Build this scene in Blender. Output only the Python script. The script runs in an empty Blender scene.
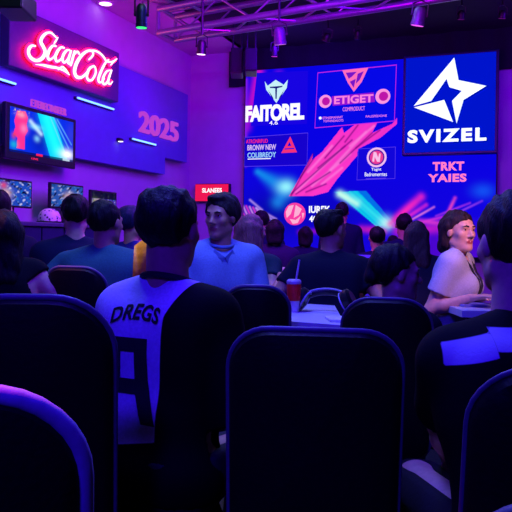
import bpy, math, random
import numpy as np
from mathutils import Vector, Matrix
from mathutils.bvhtree import BVHTree
random.seed(4); RNG = np.random.RandomState(4)
scn = bpy.context.scene; COL = scn.collection
R = math.radians
scn.view_settings.view_transform = 'Standard'; scn.view_settings.look = 'None'
scn.view_settings.exposure = 0.0; scn.view_settings.gamma = 1.0; scn.view_settings.use_curve_mapping = False

# ------------------------------------------------------------------ camera
CAM = Vector((0, 0, 1.15)); YAW = R(21.4); ROLL = R(1.0); F = 700.0; CX = 256.0; CY = 238.0
FW = Vector((-math.sin(YAW), math.cos(YAW), 0)); RT0 = Vector((math.cos(YAW), math.sin(YAW), 0)); UP0 = Vector((0, 0, 1))
RT = RT0*math.cos(ROLL) + UP0*math.sin(ROLL); UPV = UP0*math.cos(ROLL) - RT0*math.sin(ROLL)
cd = bpy.data.cameras.new('camera'); cam = bpy.data.objects.new('camera', cd); COL.objects.link(cam)
cd.sensor_width = 36; cd.lens = F/512*36; cd.shift_y = -(256-CY)/512; cd.clip_start = .05
m = Matrix((RT, UPV, -FW)).transposed().to_4x4(); m.translation = CAM; cam.matrix_world = m
scn.camera = cam
def ray(px, py): return FW + RT*((px-CX)/F) + UPV*((CY-py)/F)
def at(px, py, d): return CAM + ray(px, py)*d              # a point of the room at depth d
def on_x(px, py, X): r = ray(px, py); return CAM + r*((X-CAM.x)/r.x)
def on_y(px, py, Y): r = ray(px, py); return CAM + r*((Y-CAM.y)/r.y)
def on_z(px, py, Z): r = ray(px, py); return CAM + r*((Z-CAM.z)/r.z)
def floor_at(px, d): p = at(px, CY, d); return Vector((p.x, p.y, 0))
def rotz(yaw): return YAW - R(yaw)                           # yaw: degrees right of the viewing direction

# ------------------------------------------------------------------ materials
def lin(c):
    return tuple(((v/255)/12.92 if v/255 <= .04045 else (((v/255)+.055)/1.055)**2.4) for v in c)
def nt(name):
    mt = bpy.data.materials.new(name); mt.use_nodes = True; t = mt.node_tree; t.nodes.clear()
    out = t.nodes.new('ShaderNodeOutputMaterial'); return mt, t, out
MC = {}
def mat(name, c, rough=.6, var=.18, scale=30, bump=.15, metal=0, c2=None, attr=None, sheen=0, coat=0, spec=.5, stretch=None):
    """procedural surface: noise-varied colour and bump; with attr, colour c2 where the point attribute is positive"""
    if name in MC: return MC[name]
    mt, t, out = nt(name); N = t.nodes; L = t.links
    b = N.new('ShaderNodeBsdfPrincipled'); L.new(b.outputs[0], out.inputs[0])
    b.inputs['Roughness'].default_value = rough; b.inputs['Metallic'].default_value = metal
    b.inputs['Sheen Weight'].default_value = sheen; b.inputs['Coat Weight'].default_value = coat
    b.inputs['Specular IOR Level'].default_value = spec
    tc = N.new('ShaderNodeTexCoord'); nz = N.new('ShaderNodeTexNoise'); nz.inputs['Scale'].default_value = scale; nz.inputs['Detail'].default_value = 5
    if stretch:
        mp = N.new('ShaderNodeMapping'); mp.inputs['Scale'].default_value = stretch; L.new(tc.outputs['Object'], mp.inputs[0]); L.new(mp.outputs[0], nz.inputs['Vector'])
    else: L.new(tc.outputs['Object'], nz.inputs['Vector'])
    cr = N.new('ShaderNodeValToRGB'); lc = lin(c)
    cr.color_ramp.elements[0].position = .3; cr.color_ramp.elements[1].position = .7
    cr.color_ramp.elements[0].color = tuple(v*(1-var) for v in lc)+(1,); cr.color_ramp.elements[1].color = tuple(min(1, v*(1+var)) for v in lc)+(1,)
    L.new(nz.outputs['Fac'], cr.inputs[0]); src = cr.outputs[0]
    if attr:
        a = N.new('ShaderNodeAttribute'); a.attribute_name = attr
        ml = N.new('ShaderNodeMath'); ml.operation = 'MULTIPLY_ADD'; ml.inputs[1].default_value = 400; ml.inputs[2].default_value = .5; ml.use_clamp = True
        L.new(a.outputs['Fac'], ml.inputs[0]); mx = N.new('ShaderNodeMix'); mx.data_type = 'RGBA'
        L.new(ml.outputs[0], mx.inputs[0]); L.new(src, mx.inputs[6]); mx.inputs[7].default_value = lin(c2)+(1,); src = mx.outputs[2]
    L.new(src, b.inputs['Base Color'])
    if bump:
        bp = N.new('ShaderNodeBump'); bp.inputs['Strength'].default_value = bump; bp.inputs['Distance'].default_value = .01
        L.new(nz.outputs['Fac'], bp.inputs['Height']); L.new(bp.outputs[0], b.inputs['Normal'])
    MC[name] = mt; return mt
def glow(name, c, s=1.0):
    if name in MC: return MC[name]
    mt, t, out = nt(name); e = t.nodes.new('ShaderNodeEmission'); e.inputs[0].default_value = lin(c)+(1,); e.inputs[1].default_value = s
    t.links.new(e.outputs[0], out.inputs[0]); MC[name] = mt; return mt
def screen_mat(name, s=1.0):
    if name in MC: return MC[name]
    mt, t, out = nt(name); N = t.nodes; L = t.links
    a = N.new('ShaderNodeAttribute'); a.attribute_name = 'picture'
    e = N.new('ShaderNodeEmission'); e.inputs[1].default_value = s; L.new(a.outputs['Color'], e.inputs[0]); L.new(e.outputs[0], out.inputs[0])
    MC[name] = mt; return mt

# ------------------------------------------------------------------ objects
def tag(o, label=None, cat=None, group=None, kind=None):
    if label: o['label'] = label
    if cat: o['category'] = cat
    if group: o['group'] = group
    if kind: o['kind'] = kind
    return o
def empty(name, loc=(0, 0, 0), rz=0, label=None, cat=None, group=None):
    o = bpy.data.objects.new(name, None); COL.objects.link(o); o.location = loc; o.rotation_euler = (0, 0, rz); o.empty_display_size = .1
    return tag(o, label, cat, group)
def link(name, me, material, parent=None, smooth=False):
    o = bpy.data.objects.new(name, me); COL.objects.link(o); me.name = name
    if material: me.materials.append(material)
    if parent: o.parent = parent
    if smooth: me.polygons.foreach_set('use_smooth', [True]*len(me.polygons))
    return o
class MB:
    """collects shapes; build() links them as one mesh"""
    def __init__(s): s.v = []; s.f = []
    def add(s, vs, fs):
        o = len(s.v); s.v += [tuple(v) for v in vs]; s.f += [tuple(i+o for i in f) for f in fs]; return s
    def box(s, c, size, rot=None, bev=0.0):
        x, y, z = [v/2 for v in size]; b = min(bev, x*.95, y*.95, z*.95); M = rot or Matrix.Identity(3); c = Vector(c)
        if b <= 0:
            vs = [Vector((i*x, j*y, k*z)) for i in (-1, 1) for j in (-1, 1) for k in (-1, 1)]
            fs = [(0,1,3,2),(4,6,7,5),(0,4,5,1),(2,3,7,6),(0,2,6,4),(1,5,7,3)]
            return s.add([M@v+c for v in vs], fs)
        rings = []; n = 3                                       # rounded box as a lofted rounded rectangle
        prof = [(-z, b)]
        prof = [(-z+b-b*math.cos(a), b-b*math.sin(a)) for a in [i*math.pi/2/n for i in range(n+1)]]
        prof = prof + [(-q, w) for q, w in reversed(prof)]
        vs = []; fs = []; k = 4*(n+1)
        for q, w in prof:
            for ci, (sx, sy) in enumerate(((1,1),(-1,1),(-1,-1),(1,-1))):
                for i in range(n+1):
                    a = (ci+i/n)*math.pi/2
                    vs.append(Vector((sx*(x-b)+(b-w)*math.cos(a), sy*(y-b)+(b-w)*math.sin(a), q)))
        for r in range(len(prof)-1):
            for i in range(k): fs.append((r*k+i, r*k+(i+1)%k, (r+1)*k+(i+1)%k, (r+1)*k+i))
        fs.append(tuple(range(k-1, -1, -1))); fs.append(tuple((len(prof)-1)*k+i for i in range(k)))
        return s.add([M@v+c for v in vs], fs)
    def tube(s, pts, r, n=10, closed=False, cap=True):
        pts = [Vector(p) for p in pts]; rs = r if isinstance(r, (list, tuple)) else [r]*len(pts)
        vs = []; fs = []; up = None; m_ = len(pts)
        for i, p in enumerate(pts):
            t = (pts[(i+1) % m_]-pts[i-1]) if closed else (pts[min(i+1, m_-1)]-pts[max(i-1, 0)])
            t.normalize()
            if up is None: up = t.orthogonal().normalized()
            up = (up-t*up.dot(t)).normalized(); w = t.cross(up)
            for k in range(n):
                a = 2*math.pi*k/n; vs.append(p+(up*math.cos(a)+w*math.sin(a))*rs[i])
        for i in range(m_ if closed else m_-1):
            j = (i+1) % m_
            for k in range(n): fs.append((i*n+k, i*n+(k+1) % n, j*n+(k+1) % n, j*n+k))
        if cap and not closed: fs.append(tuple(range(n-1, -1, -1))); fs.append(tuple((m_-1)*n+k for k in range(n)))
        return s.add(vs, fs)
    def lathe(s, prof, c=(0, 0, 0), n=24, rot=None, cap=True):
        vs = []; fs = []; c = Vector(c); M = rot or Matrix.Identity(3); m_ = len(prof)
        for r, z in prof:
            for k in range(n): a = 2*math.pi*k/n; vs.append(M@Vector((r*math.cos(a), r*math.sin(a), z))+c)
        for i in range(m_-1):
            for k in range(n): fs.append((i*n+k, i*n+(k+1) % n, (i+1)*n+(k+1) % n, (i+1)*n+k))
        if cap: fs.append(tuple(range(n-1, -1, -1))); fs.append(tuple((m_-1)*n+k for k in range(n)))
        return s.add(vs, fs)
    def prism(s, poly, O, U, V, th):
        """polygon (u,v) extruded by th along U x V"""
        O, U, V = Vector(O), Vector(U), Vector(V); W = U.cross(V).normalized()*th; k = len(poly)
        a = sum(poly[i][0]*poly[(i+1) % k][1]-poly[(i+1) % k][0]*poly[i][1] for i in range(k))
        if a < 0: poly = poly[::-1]
        vs = [O+U*u+V*v for u, v in poly]; vs += [p+W for p in vs]
        fs = [tuple(range(k-1, -1, -1)), tuple(range(k, 2*k))]+[(i, (i+1) % k, k+(i+1) % k, k+i) for i in range(k)]
        return s.add(vs, fs)
    def build(s, name, material, parent=None, smooth=False, sharp=40):
        me = bpy.data.meshes.new(name); me.from_pydata(s.v, [], s.f); me.update()
        o = link(name, me, material, parent, smooth)
        if smooth: me.set_sharp_from_angle(angle=R(sharp))
        return o
def struct(name, mb, material): return tag(mb.build(name, material), kind='structure')
X3, Y3, Z3 = Vector((1, 0, 0)), Vector((0, 1, 0)), Vector((0, 0, 1))

def text_mesh(txt, bold=0.0, extr=.01, space=1.0, res=4, shear=0.0):
    c = bpy.data.curves.new('t', 'FONT'); c.body = txt; c.size = 1; c.extrude = extr; c.offset = bold; c.resolution_u = res; c.space_character = space; c.shear = shear
    o = bpy.data.objects.new('t', c); COL.objects.link(o); dg = bpy.context.evaluated_depsgraph_get(); dg.update()
    me = bpy.data.meshes.new_from_object(o.evaluated_get(dg)); bpy.data.objects.remove(o); bpy.data.curves.remove(c)
    me.materials.clear(); return me
def fit_text(name, txt, O, U, V, w, h, material, parent=None, th=.006, bold=.0, space=1.0, shear=0.0):
    """lettering filling a w x h rectangle whose lower left corner is O"""
    me = text_mesh(txt, bold, .5, space, shear=shear); n = len(me.vertices); a = np.zeros(n*3); me.vertices.foreach_get('co', a); a = a.reshape(-1, 3)
    lo, hi = a.min(0), a.max(0); U, V, O = Vector(U), Vector(V), Vector(O); W = U.cross(V)
    q = (a-lo)/np.maximum(hi-lo, 1e-9)
    P = np.array(O)[None]+q[:, :1]*w*np.array(U)+q[:, 1:2]*h*np.array(V)+q[:, 2:]*th*np.array(W)
    me.vertices.foreach_set('co', P.astype(np.float32).ravel()); me.update()
    return link(name, me, material, parent)
def ring_poly(c, r, n=28): return [(c[0]+r*math.cos(2*math.pi*i/n), c[1]+r*math.sin(2*math.pi*i/n)) for i in range(n)]
def catmull(pts, k=6):
    P = [pts[0]]+list(pts)+[pts[-1]]; out = []
    for i in range(1, len(P)-2):
        a, b, c, d = [np.array(P[j], float) for j in (i-1, i, i+1, i+2)]
        for t in np.arange(k)/k:
            out.append(tuple(.5*((2*b)+(-a+c)*t+(2*a-5*b+4*c-d)*t*t+(-a+3*b-3*c+d)*t**3)))
    out.append(tuple(np.array(pts[-1], float))); return out
def picture_grid(name, O, U, V, w, h, nu, nv, fn, material, parent):
    """a display surface whose picture is stored per point; fn(u,v) -> linear rgb, u,v in metres"""
    u, v = np.meshgrid(np.linspace(0, w, nu), np.linspace(0, h, nv), indexing='ij')
    P = np.array(O)[None, None]+u[..., None]*np.array(U)+v[..., None]*np.array(V)
    idx = np.arange(nu*nv).reshape(nu, nv); q = np.stack([idx[:-1, :-1], idx[1:, :-1], idx[1:, 1:], idx[:-1, 1:]], -1).reshape(-1, 4)
    me = np_mesh(name, P.reshape(-1, 3), q); c = np.ones((nu*nv, 4), np.float32); c[:, :3] = fn(u, v, P).reshape(-1, 3)
    a = me.attributes.new('picture', 'FLOAT_COLOR', 'POINT'); a.data.foreach_set('color', c.ravel())
    return link(name, me, material, parent)
def np_mesh(name, V, Q):
    me = bpy.data.meshes.new(name); n, k = len(V), len(Q)
    me.vertices.add(n); me.vertices.foreach_set('co', np.ascontiguousarray(V, np.float32).ravel())
    me.loops.add(k*4); me.loops.foreach_set('vertex_index', np.ascontiguousarray(Q, np.int32).ravel())
    me.polygons.add(k); me.polygons.foreach_set('loop_start', np.arange(k, dtype=np.int32)*4)
    me.update(calc_edges=True); return me
# ------------------------------------------------------------------ signed-distance figures
def smin(a, b, k):
    h = np.clip(.5+.5*(b-a)/k, 0, 1); return b+(a-b)*h-k*h*(1-h)
class Field:
    def __init__(s, lo, hi, h):
        s.lo = np.array(lo, float); s.h = h; n = np.ceil((np.array(hi, float)-s.lo)/h).astype(int)+1
        s.v = np.full(n, .5, np.float32); s.ax = [s.lo[i]+np.arange(n[i])*h for i in range(3)]
    def part(s, lo, hi):
        a = np.clip(np.floor((np.array(lo)-s.lo)/s.h).astype(int), 0, s.v.shape); b = np.clip(np.ceil((np.array(hi)-s.lo)/s.h).astype(int)+1, 0, s.v.shape)
        sl = tuple(slice(a[i], b[i]) for i in range(3))
        return sl, s.ax[0][sl[0]][:, None, None], s.ax[1][sl[1]][None, :, None], s.ax[2][sl[2]][None, None, :]
    def put(s, fn, lo, hi, k, mode):
        m_ = k+3*s.h; sl, X, Y, Z = s.part(np.array(lo)-m_, np.array(hi)+m_)
        if min(s.v[sl].shape) == 0: return
        d = fn(X, Y, Z); cur = s.v[sl]
        s.v[sl] = smin(cur, d, max(k, 1e-4)) if mode == '+' else -smin(-cur, d, max(k, 1e-4))
    def cone(s, a, b, ra, rb, k=.02, mode='+'):
        a, b = np.array(a, float), np.array(b, float); ab = b-a; L2 = max(ab@ab, 1e-9); r = max(ra, rb)
        def fn(X, Y, Z):
            t = np.clip(((X-a[0])*ab[0]+(Y-a[1])*ab[1]+(Z-a[2])*ab[2])/L2, 0, 1)
            return np.sqrt((X-a[0]-t*ab[0])**2+(Y-a[1]-t*ab[1])**2+(Z-a[2]-t*ab[2])**2)-(ra+(rb-ra)*t)
        s.put(fn, np.minimum(a, b)-r, np.maximum(a, b)+r, k, mode)
    def ell(s, c, r, M=None, k=.02, mode='+'):
        c, r = np.array(c, float), np.array(r, float); M = np.eye(3) if M is None else M
        def fn(X, Y, Z):
            x, y, z = X-c[0], Y-c[1], Z-c[2]
            p = [(x*M[0, i]+y*M[1, i]+z*M[2, i]) for i in range(3)]
            k0 = np.sqrt(sum((p[i]/r[i])**2 for i in range(3))); k1 = np.sqrt(sum((p[i]/r[i]**2)**2 for i in range(3)))
            return k0*(k0-1)/np.maximum(k1, 1e-6)
        R_ = r.max(); s.put(fn, c-R_, c+R_, k, mode)
    def keep(s, fn, k=.0):
        """intersect with fn(X,Y,Z) < 0"""
        d = fn(s.ax[0][:, None, None], s.ax[1][None, :, None], s.ax[2][None, None, :])
        s.v = np.maximum(s.v, d).astype(np.float32)
    def warp(s, fn):
        near = np.abs(s.v) < .06; i = np.nonzero(near)
        s.v[i] += fn(s.ax[0][i[0]], s.ax[1][i[1]], s.ax[2][i[2]]).astype(np.float32)
    def mesh(s, name):
        v = np.pad(s.v, 1, constant_values=.5); lo = s.lo-s.h; ins = v < 0
        n = np.array(v.shape); c = np.zeros(n-1, np.int8); offs = [(i, j, k) for i in (0, 1) for j in (0, 1) for k in (0, 1)]
        for o in offs: c += ins[o[0]:n[0]-1+o[0], o[1]:n[1]-1+o[1], o[2]:n[2]-1+o[2]]
        act = (c > 0) & (c < 8); cells = np.argwhere(act); idx = np.full(c.shape, -1, np.int32); idx[act] = np.arange(len(cells))
        acc = np.zeros((len(cells), 3)); cnt = np.zeros(len(cells))
        vals = {o: v[cells[:, 0]+o[0], cells[:, 1]+o[1], cells[:, 2]+o[2]] for o in offs}
        for o in offs:
            for ax in range(3):
                if o[ax]: continue
                q = list(o); q[ax] = 1; q = tuple(q); a, b = vals[o], vals[q]; m_ = (a < 0) != (b < 0)
                t = a[m_]/(a[m_]-b[m_]); p = np.tile(np.array(o, float), (len(t), 1)); p[:, ax] += t; acc[m_] += p; cnt[m_] += 1
        P = (cells+acc/cnt[:, None])*s.h+lo; Q = []
        for ax in range(3):
            b, c_ = (ax+1) % 3, (ax+2) % 3
            A = np.moveaxis(ins, (ax, b, c_), (0, 1, 2)); I = np.moveaxis(idx, (ax, b, c_), (0, 1, 2))
            d = A[:-1, 1:-1, 1:-1] != A[1:, 1:-1, 1:-1]; e = np.argwhere(d); i, j, k = e[:, 0], e[:, 1]+1, e[:, 2]+1
            q = np.stack([I[i, j-1, k-1], I[i, j, k-1], I[i, j, k], I[i, j-1, k]], 1)
            fl = ~A[i, j, k]; q[fl] = q[fl][:, ::-1]; Q.append(q)
        Q = np.concatenate(Q) if Q else np.zeros((0, 4), int)
        me = np_mesh(name, P, Q); me.polygons.foreach_set('use_smooth', np.ones(len(Q), bool)); return me, P

def lobes(freq, amp, seed, zf=1.0):
    r = np.random.RandomState(seed); D = r.randn(7, 3); D /= np.linalg.norm(D, axis=1)[:, None]; ph = r.rand(7)*6.3
    def fn(x, y, z): return amp*sum(np.sin(freq*(.6+.12*i)*(D[i, 0]*x+D[i, 1]*y+D[i, 2]*z*zf)+ph[i]) for i in range(7))/3
    return fn
def ik(a, b, l1, l2, pole):
    a, b, pole = np.array(a, float), np.array(b, float), np.array(pole, float); d = b-a; L = np.linalg.norm(d)
    if L > (l1+l2)*.995: b = a+d*((l1+l2)*.995/L); d = b-a; L = np.linalg.norm(d)
    n = d/L; x = (l1*l1-l2*l2+L*L)/(2*L); h = math.sqrt(max(l1*l1-x*x, 0)); p = pole-n*(pole@n); p /= np.linalg.norm(p)+1e-9
    return a+n*x+p*h, b
def rot_m(yaw, pitch, roll=0):
    """head axes as columns (right, front, up); yaw right, pitch up, roll towards the right shoulder"""
    return np.array((Matrix.Rotation(-R(yaw), 3, 'Z')@Matrix.Rotation(R(pitch), 3, 'X')@Matrix.Rotation(R(roll), 3, 'Y')))

SKIN = {'tan': (196, 138, 112), 'light': (222, 168, 145), 'brown': (150, 98, 78), 'dark': (120, 78, 62)}
def skin_mat(k): return mat('skin_'+k, SKIN[k], .5, .08, 60, .05, c2=(178, 84, 84), attr='lip')
eye_m = mat('eyeball', (235, 230, 228), .15, .02, 10, 0); iris_m = mat('iris', (40, 26, 20), .1, .1, 10, 0)

def person(label, head, yaw, lean=(8, 0), hyaw=0, hpitch=0, hroll=0, s=None, w=1.0, skin='tan', hair='short', hair_c=(14, 11, 12), hair_extra=0.0,
           shirt=(30, 32, 50), shirt_name='t_shirt', sleeve=.55, shirt_c2=None, shirt_mask=None, collar=None, trousers=(22, 24, 34),
           rh=None, lh=None, stand=False, vox=.011, face=False, group=None, hem=-.06, loose=.012, seat=.46, seed=1, name='person', female=False, neck=1.0, neck_len=.064, drop=.054, pole=(.45, -.5, -.75)):
    """one figure; head = (px, py of the crown, depth); hands rh/lh in the figure's own frame (x right, y front, z height) or ('px', px, py, depth)"""
    top = at(*head)
    if stand: s = s or top.z/1.74
    else: s = s or min(1.12, max(.84, (top.z-seat)/(.10+.07+.24+.5*math.cos(R(lean[0])))))
    sp = np.array((math.sin(R(lean[1])), math.sin(R(lean[0])), 0)); sp[2] = math.sqrt(1-sp@sp)
    nk = np.array((sp[0]*.5, sp[1]*.5+.12, 1.0)); nk /= np.linalg.norm(nk)
    HM = rot_m(hyaw, hpitch, hroll)
    rel = sp*.50*s+nk*neck_len*s+np.array((0, .0, .115*s))       # pelvis -> head centre
    hz = top.z-.128*s
    zp = hz-rel[2]; Pv = np.array((0, 0, zp)); N = Pv+sp*.50*s; H = Pv+rel
    rz = rotz(yaw); cz, sz = math.cos(rz), math.sin(rz)
    root = Vector((top.x-(cz*H[0]-sz*H[1]), top.y-(sz*H[0]+cz*H[1]), 0))
    E = empty(name, root, rz, label, 'person', group)
    def loc(p):                                                # world -> figure frame
        d = p-root; return np.array((cz*d.x+sz*d.y, -sz*d.x+cz*d.y, d.z))
    def hl(q): return HM@(np.array(q)*s)+H                     # head frame -> figure frame
    sx = np.array((1.0, 0, 0))
    sw = (.172 if female else .188)*w*s
    S = {g: N+sx*g*sw+np.array((0, -.005, -drop*s)) for g in (1, -1)}
    hip = {g: Pv+np.array((g*.09*s*w, .02, -.02)) for g in (1, -1)}
    if stand:
        knee = {g: np.array((g*.1*s, .02, zp*.52)) for g in (1, -1)}; ank = {g: np.array((g*.11*s, -.01, .085)) for g in (1, -1)}
    else:
        kz = min(zp+.01, .56*s); dy = math.sqrt(max((.43*s)**2-(zp-kz)**2, .01)); knee = {g: np.array((g*.14*s, dy, kz)) for g in (1, -1)}; ank = {g: np.array((g*.13*s, dy-.03, .085)) for g in (1, -1)}
    hands = {}; elb = {}
    for g, h in ((1, rh), (-1, lh)):
        if h is None: h = (g*.2*s, .02, zp-.08) if stand else (g*.13*s, .30*s, max(kz, zp-.06)+.09)
        elif h[0] == 'px': h = loc(at(*h[1:]))
        pl = np.array((g*pole[0], pole[1], pole[2])); elb[g], hands[g] = ik(S[g], h, .29*s, .255*s, pl)
    allp = np.array([H, *S.values(), *knee.values(), *ank.values(), *hands.values(), *elb.values(), Pv])
    lo = allp.min(0)-.2; hi = allp.max(0)+.2; lo[2] = -.005; hi[1] += .06
    # ---- body
    B = Field(lo, hi, vox)
    def torso(f, e):
        for t, hw, r, k in ((.0, .085, .105, .05), (.16, .07, .098, .06), (.30, .095, .103, .06), (.40, .105, .098, .05)):
            c = Pv+sp*t*s+np.array((0, -.01 if t > .3 else 0, 0)); r = r*s*(.94 if female else 1)
            f.cone(c-sx*hw*s*w, c+sx*hw*s*w, r+e, r+e, k)
        f.cone(S[-1]+sx*.02, S[1]-sx*.02, .056*s+e, .056*s+e, .05)
        for g in (1, -1): f.cone(N+np.array((g*.025, -.012, .022*s)), S[g]+np.array((-g*.03, 0, .012)), .03*s+e, .042*s+e, .035)
        if female:
            for g in (1, -1): f.ell(Pv+sp*.33*s+np.array((g*.075*s, .085*s, 0)), np.array((.07, .06, .07))*s+e, k=.04)
    torso(B, 0)
    B.cone(N-np.array((0, .0, .03)), hl((0, -.022, -.05)), .058*s*neck*(.9 if female else 1), .053*s*neck*(.88 if female else 1), .025)
    B.ell(hl((0, -.012, .03)), np.array((.076, .094, .086))*s, HM, .01); B.ell(hl((0, .033, -.03)), np.array((.059, .057, .08))*s, HM, .02)
    for g in (1, -1):
        B.cone(hl((g*.047, -.005, -.062)), hl((g*.012, .066, -.096)), .022*s, .02*s, .025); B.ell(hl((g*.04, .058, -.018)), np.array((.021, .02, .018))*s, HM, .02)
        B.ell(hl((g*.077, -.004, -.004)), np.array((.012, .021, .032))*s, HM, .008)
    B.ell(hl((0, .074, -.098)), np.array((.02, .018, .017))*s, HM, .015); B.cone(hl((-.034, .078, .024)), hl((.034, .078, .024)), .013*s, .013*s, .015)
    B.cone(hl((0, .086, .014)), hl((0, .108, -.024)), .008*s, .012*s, .012)
    for g in (1, -1): B.ell(hl((g*.012, .096, -.03)), np.array((.009, .01, .008))*s, HM, .006); B.ell(hl((g*.031, .101, .009)), np.array((.018, .016, .012))*s, HM, .012, '-')
    B.cone(hl((-.02, .086, -.056)), hl((.02, .086, -.056)), .007*s, .007*s, .006); B.cone(hl((-.016, .085, -.068)), hl((.016, .085, -.068)), .0075*s, .0075*s, .006)
    if face: B.cone(hl((-.022, .099, -.0625)), hl((.022, .099, -.0625)), .0035*s, .0035*s, .003, '-')
    fr = max(.0088*s, vox*.95)
    for g in (1, -1):
        a, e, h = S[g], elb[g], hands[g]; th = .9 if female else 1
        B.cone(a, a*.55+e*.45, .054*s*th, .048*s*th, .03); B.cone(a*.55+e*.45, e, .048*s*th, .039*s*th, .02)
        B.cone(e, e*.65+h*.35, .04*s*th, .041*s*th, .02); B.cone(e*.65+h*.35, h, .041*s*th, .027*s*th, .02)
        f = (h-e)/np.linalg.norm(h-e); f2 = f+np.array((0, 0, -.15)); f2 /= np.linalg.norm(f2)
        side = np.cross(f2, (0, 0, 1.0)); side /= np.linalg.norm(side)+1e-9; side *= -1 if False else 1   # to the figure's right
        up = np.cross(side, f2); inner = -g*side
        p1, p2 = h+f2*.02*s, h+f2*.078*s
        for q in (-.026, -.009, .009, .026): B.cone(p1+side*q*.7*s, p2+side*q*s, .014*s, .0125*s, .012)
        for q, L in ((1, .066), (.36, .076), (-.33, .07), (-1, .055)):
            r0 = p2+inner*.027*q*s; dirs = f2+inner*.10*q; j1 = r0+dirs*L*.45*s-up*.004*s; j2 = j1+(dirs-up*.35)*L*.32*s; j3 = j2+(dirs*.8-up*.75)*L*.26*s
            B.cone(r0, j1, fr*1.05, fr, .005); B.cone(j1, j2, fr, fr*.95, .003); B.cone(j2, j3, fr*.95, fr*.8, .003)
        t0 = h+f2*.022*s+inner*.022*s; t1 = t0+(f2*.6+inner*.8)*.036*s; t2 = t1+(f2*.95+inner*.25)*.03*s
        B.cone(t0, t1, fr*1.4, fr*1.15, .01); B.cone(t1, t2, fr*1.15, fr*.9, .004)
        B.cone(hip[g], knee[g], .085*s, .058*s, .04); B.cone(knee[g], ank[g], .056*s, .036*s, .03)
        B.cone(ank[g]+np.array((0, -.03, -.045)), ank[g]+np.array((g*.02, .15, -.055)), .03, .026, .03)
    me, P = B.mesh('body')
    q = (P-H)@HM/s; lip = .011-np.sqrt((q[:, 0]/2.6)**2+(q[:, 1]-.095)**2*.3+(q[:, 2]+.062)**2)
    a = me.attributes.new('lip', 'FLOAT', 'POINT'); a.data.foreach_set('value', (lip if face else lip*0-1).astype(np.float32))
    body = link('body', me, skin_mat(skin), E)
    # ---- shirt
    T = Field(lo, hi, vox)
    torso(T, loose*s)
    for g in (1, -1):
        a, e, h = S[g], elb[g], hands[g]
        if sleeve <= 1:
            end = a+(e-a)*sleeve; T.cone(a, end, .054*s+loose*1.1, .049*s+loose*1.4, .018)
            n = (e-a)/np.linalg.norm(e-a)
        else:
            T.cone(a, e, .054*s+loose*1.3, .041*s+loose*1.5, .03); end = e+(h-e)*(sleeve-1); T.cone(e, end, .041*s+loose*1.5, .032*s+loose*1.3, .02); n = (h-e)/np.linalg.norm(h-e)
        def cut(X, Y, Z, g=g, end=end, n=n):
            along = (X-end[0])*n[0]+(Y-end[1])*n[1]+(Z-end[2])*n[2]
            r = np.sqrt(np.maximum((X-end[0])**2+(Y-end[1])**2+(Z-end[2])**2-along**2, 0))
            return np.where(r < .1, along, -.1)
        T.keep(lambda X, Y, Z: np.where(np.sqrt((X-end[0])**2+(Y-end[1])**2+(Z-end[2])**2) < .13, cut(X, Y, Z), -.1))
    fold = lobes(34/s, .0045, seed, .55); T.warp(fold)
    T.keep(lambda X, Y, Z: (zp+hem)-Z+0*X+0*Y)
    ntop = N+np.array((0, .012, .035*s)); T.cone(N+np.array((0, .034, .028)), N+np.array((0, .04, .2)), .056*s*neck, .09*s, .004, '-')
    me, P = T.mesh(shirt_name)
    key = '%s_fabric_%s' % (shirt_name, str((shirt, shirt_c2)))
    if shirt_mask is not None:
        a = me.attributes.new('patch', 'FLOAT', 'POINT'); a.data.foreach_set('value', shirt_mask((P-N)/s, P).astype(np.float32))
        mt = mat(key, shirt, .85, .1, 120, .1, c2=shirt_c2, attr='patch', spec=.12)
    else: mt = mat(key, shirt, .85, .12, 120, .12, spec=.15)
    top_o = link(shirt_name, me, mt, E)
    if collar:
        ring = []
        for i in range(28):
            an = 2*math.pi*i/28; ring.append((N[0]+.072*s*neck*math.cos(an), N[1]+.010+.070*s*neck*math.sin(an), N[2]+.036*s-.024*s*math.sin(an)))
        c = MB(); c.tube(ring, .010*s, 8, True); c.build('collar', mat('collar_%d_%d_%d' % collar, collar, .8), E, True)
    # ---- trousers and shoes
    T = Field(lo, (hi[0], hi[1], zp+.16), vox*1.25)
    for t, hw, r in ((-.01, .085, .108), (.05, .08, .104)): c = Pv+sp*t*s; T.cone(c-sx*hw*s*w, c+sx*hw*s*w, r*s+.008, r*s+.008, .04)
    for g in (1, -1): T.cone(hip[g], knee[g], .085*s+.014, .06*s+.016, .04); T.cone(knee[g], ank[g], .058*s+.016, .04*s+.02, .03)
    T.keep(lambda X, Y, Z: .07-Z+0*X+0*Y); T.keep(lambda X, Y, Z: Z-(zp+.06)+0*X+0*Y); T.warp(lobes(30, .004, seed+3))
    me, P = T.mesh('trousers'); link('trousers', me, mat('trousers_%d_%d_%d' % trousers, trousers, .9, .15, 90, .15), E)
    for g in (1, -1):
        c = MB(); a = ank[g]; c.tube([(a[0], a[1]-.07, .045), (a[0], a[1]-.03, .05), (a[0]+g*.01, a[1]+.05, .047), (a[0]+g*.02, a[1]+.14, .04), (a[0]+g*.022, a[1]+.19, .032)], [.03, .046, .047, .04, .02], 12)
        c.build('shoe', mat('shoe_leather', (24, 24, 28), .5), E, True)
    # ---- hair
    G = Field(hl((0, 0, 0))-.34*s, hl((0, 0, 0))+.2*s, max(vox*.8, .0065)); x = hair_extra
    G.ell(hl((0, -.026-x*.7, .036)), np.array((.083+x, .104+x, .093+x))*s, HM, .01)
    if hair == 'short' and face: G.ell(hl((0, .03, .106)), np.array((.052, .05, .02))*s, HM, .02)
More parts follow.
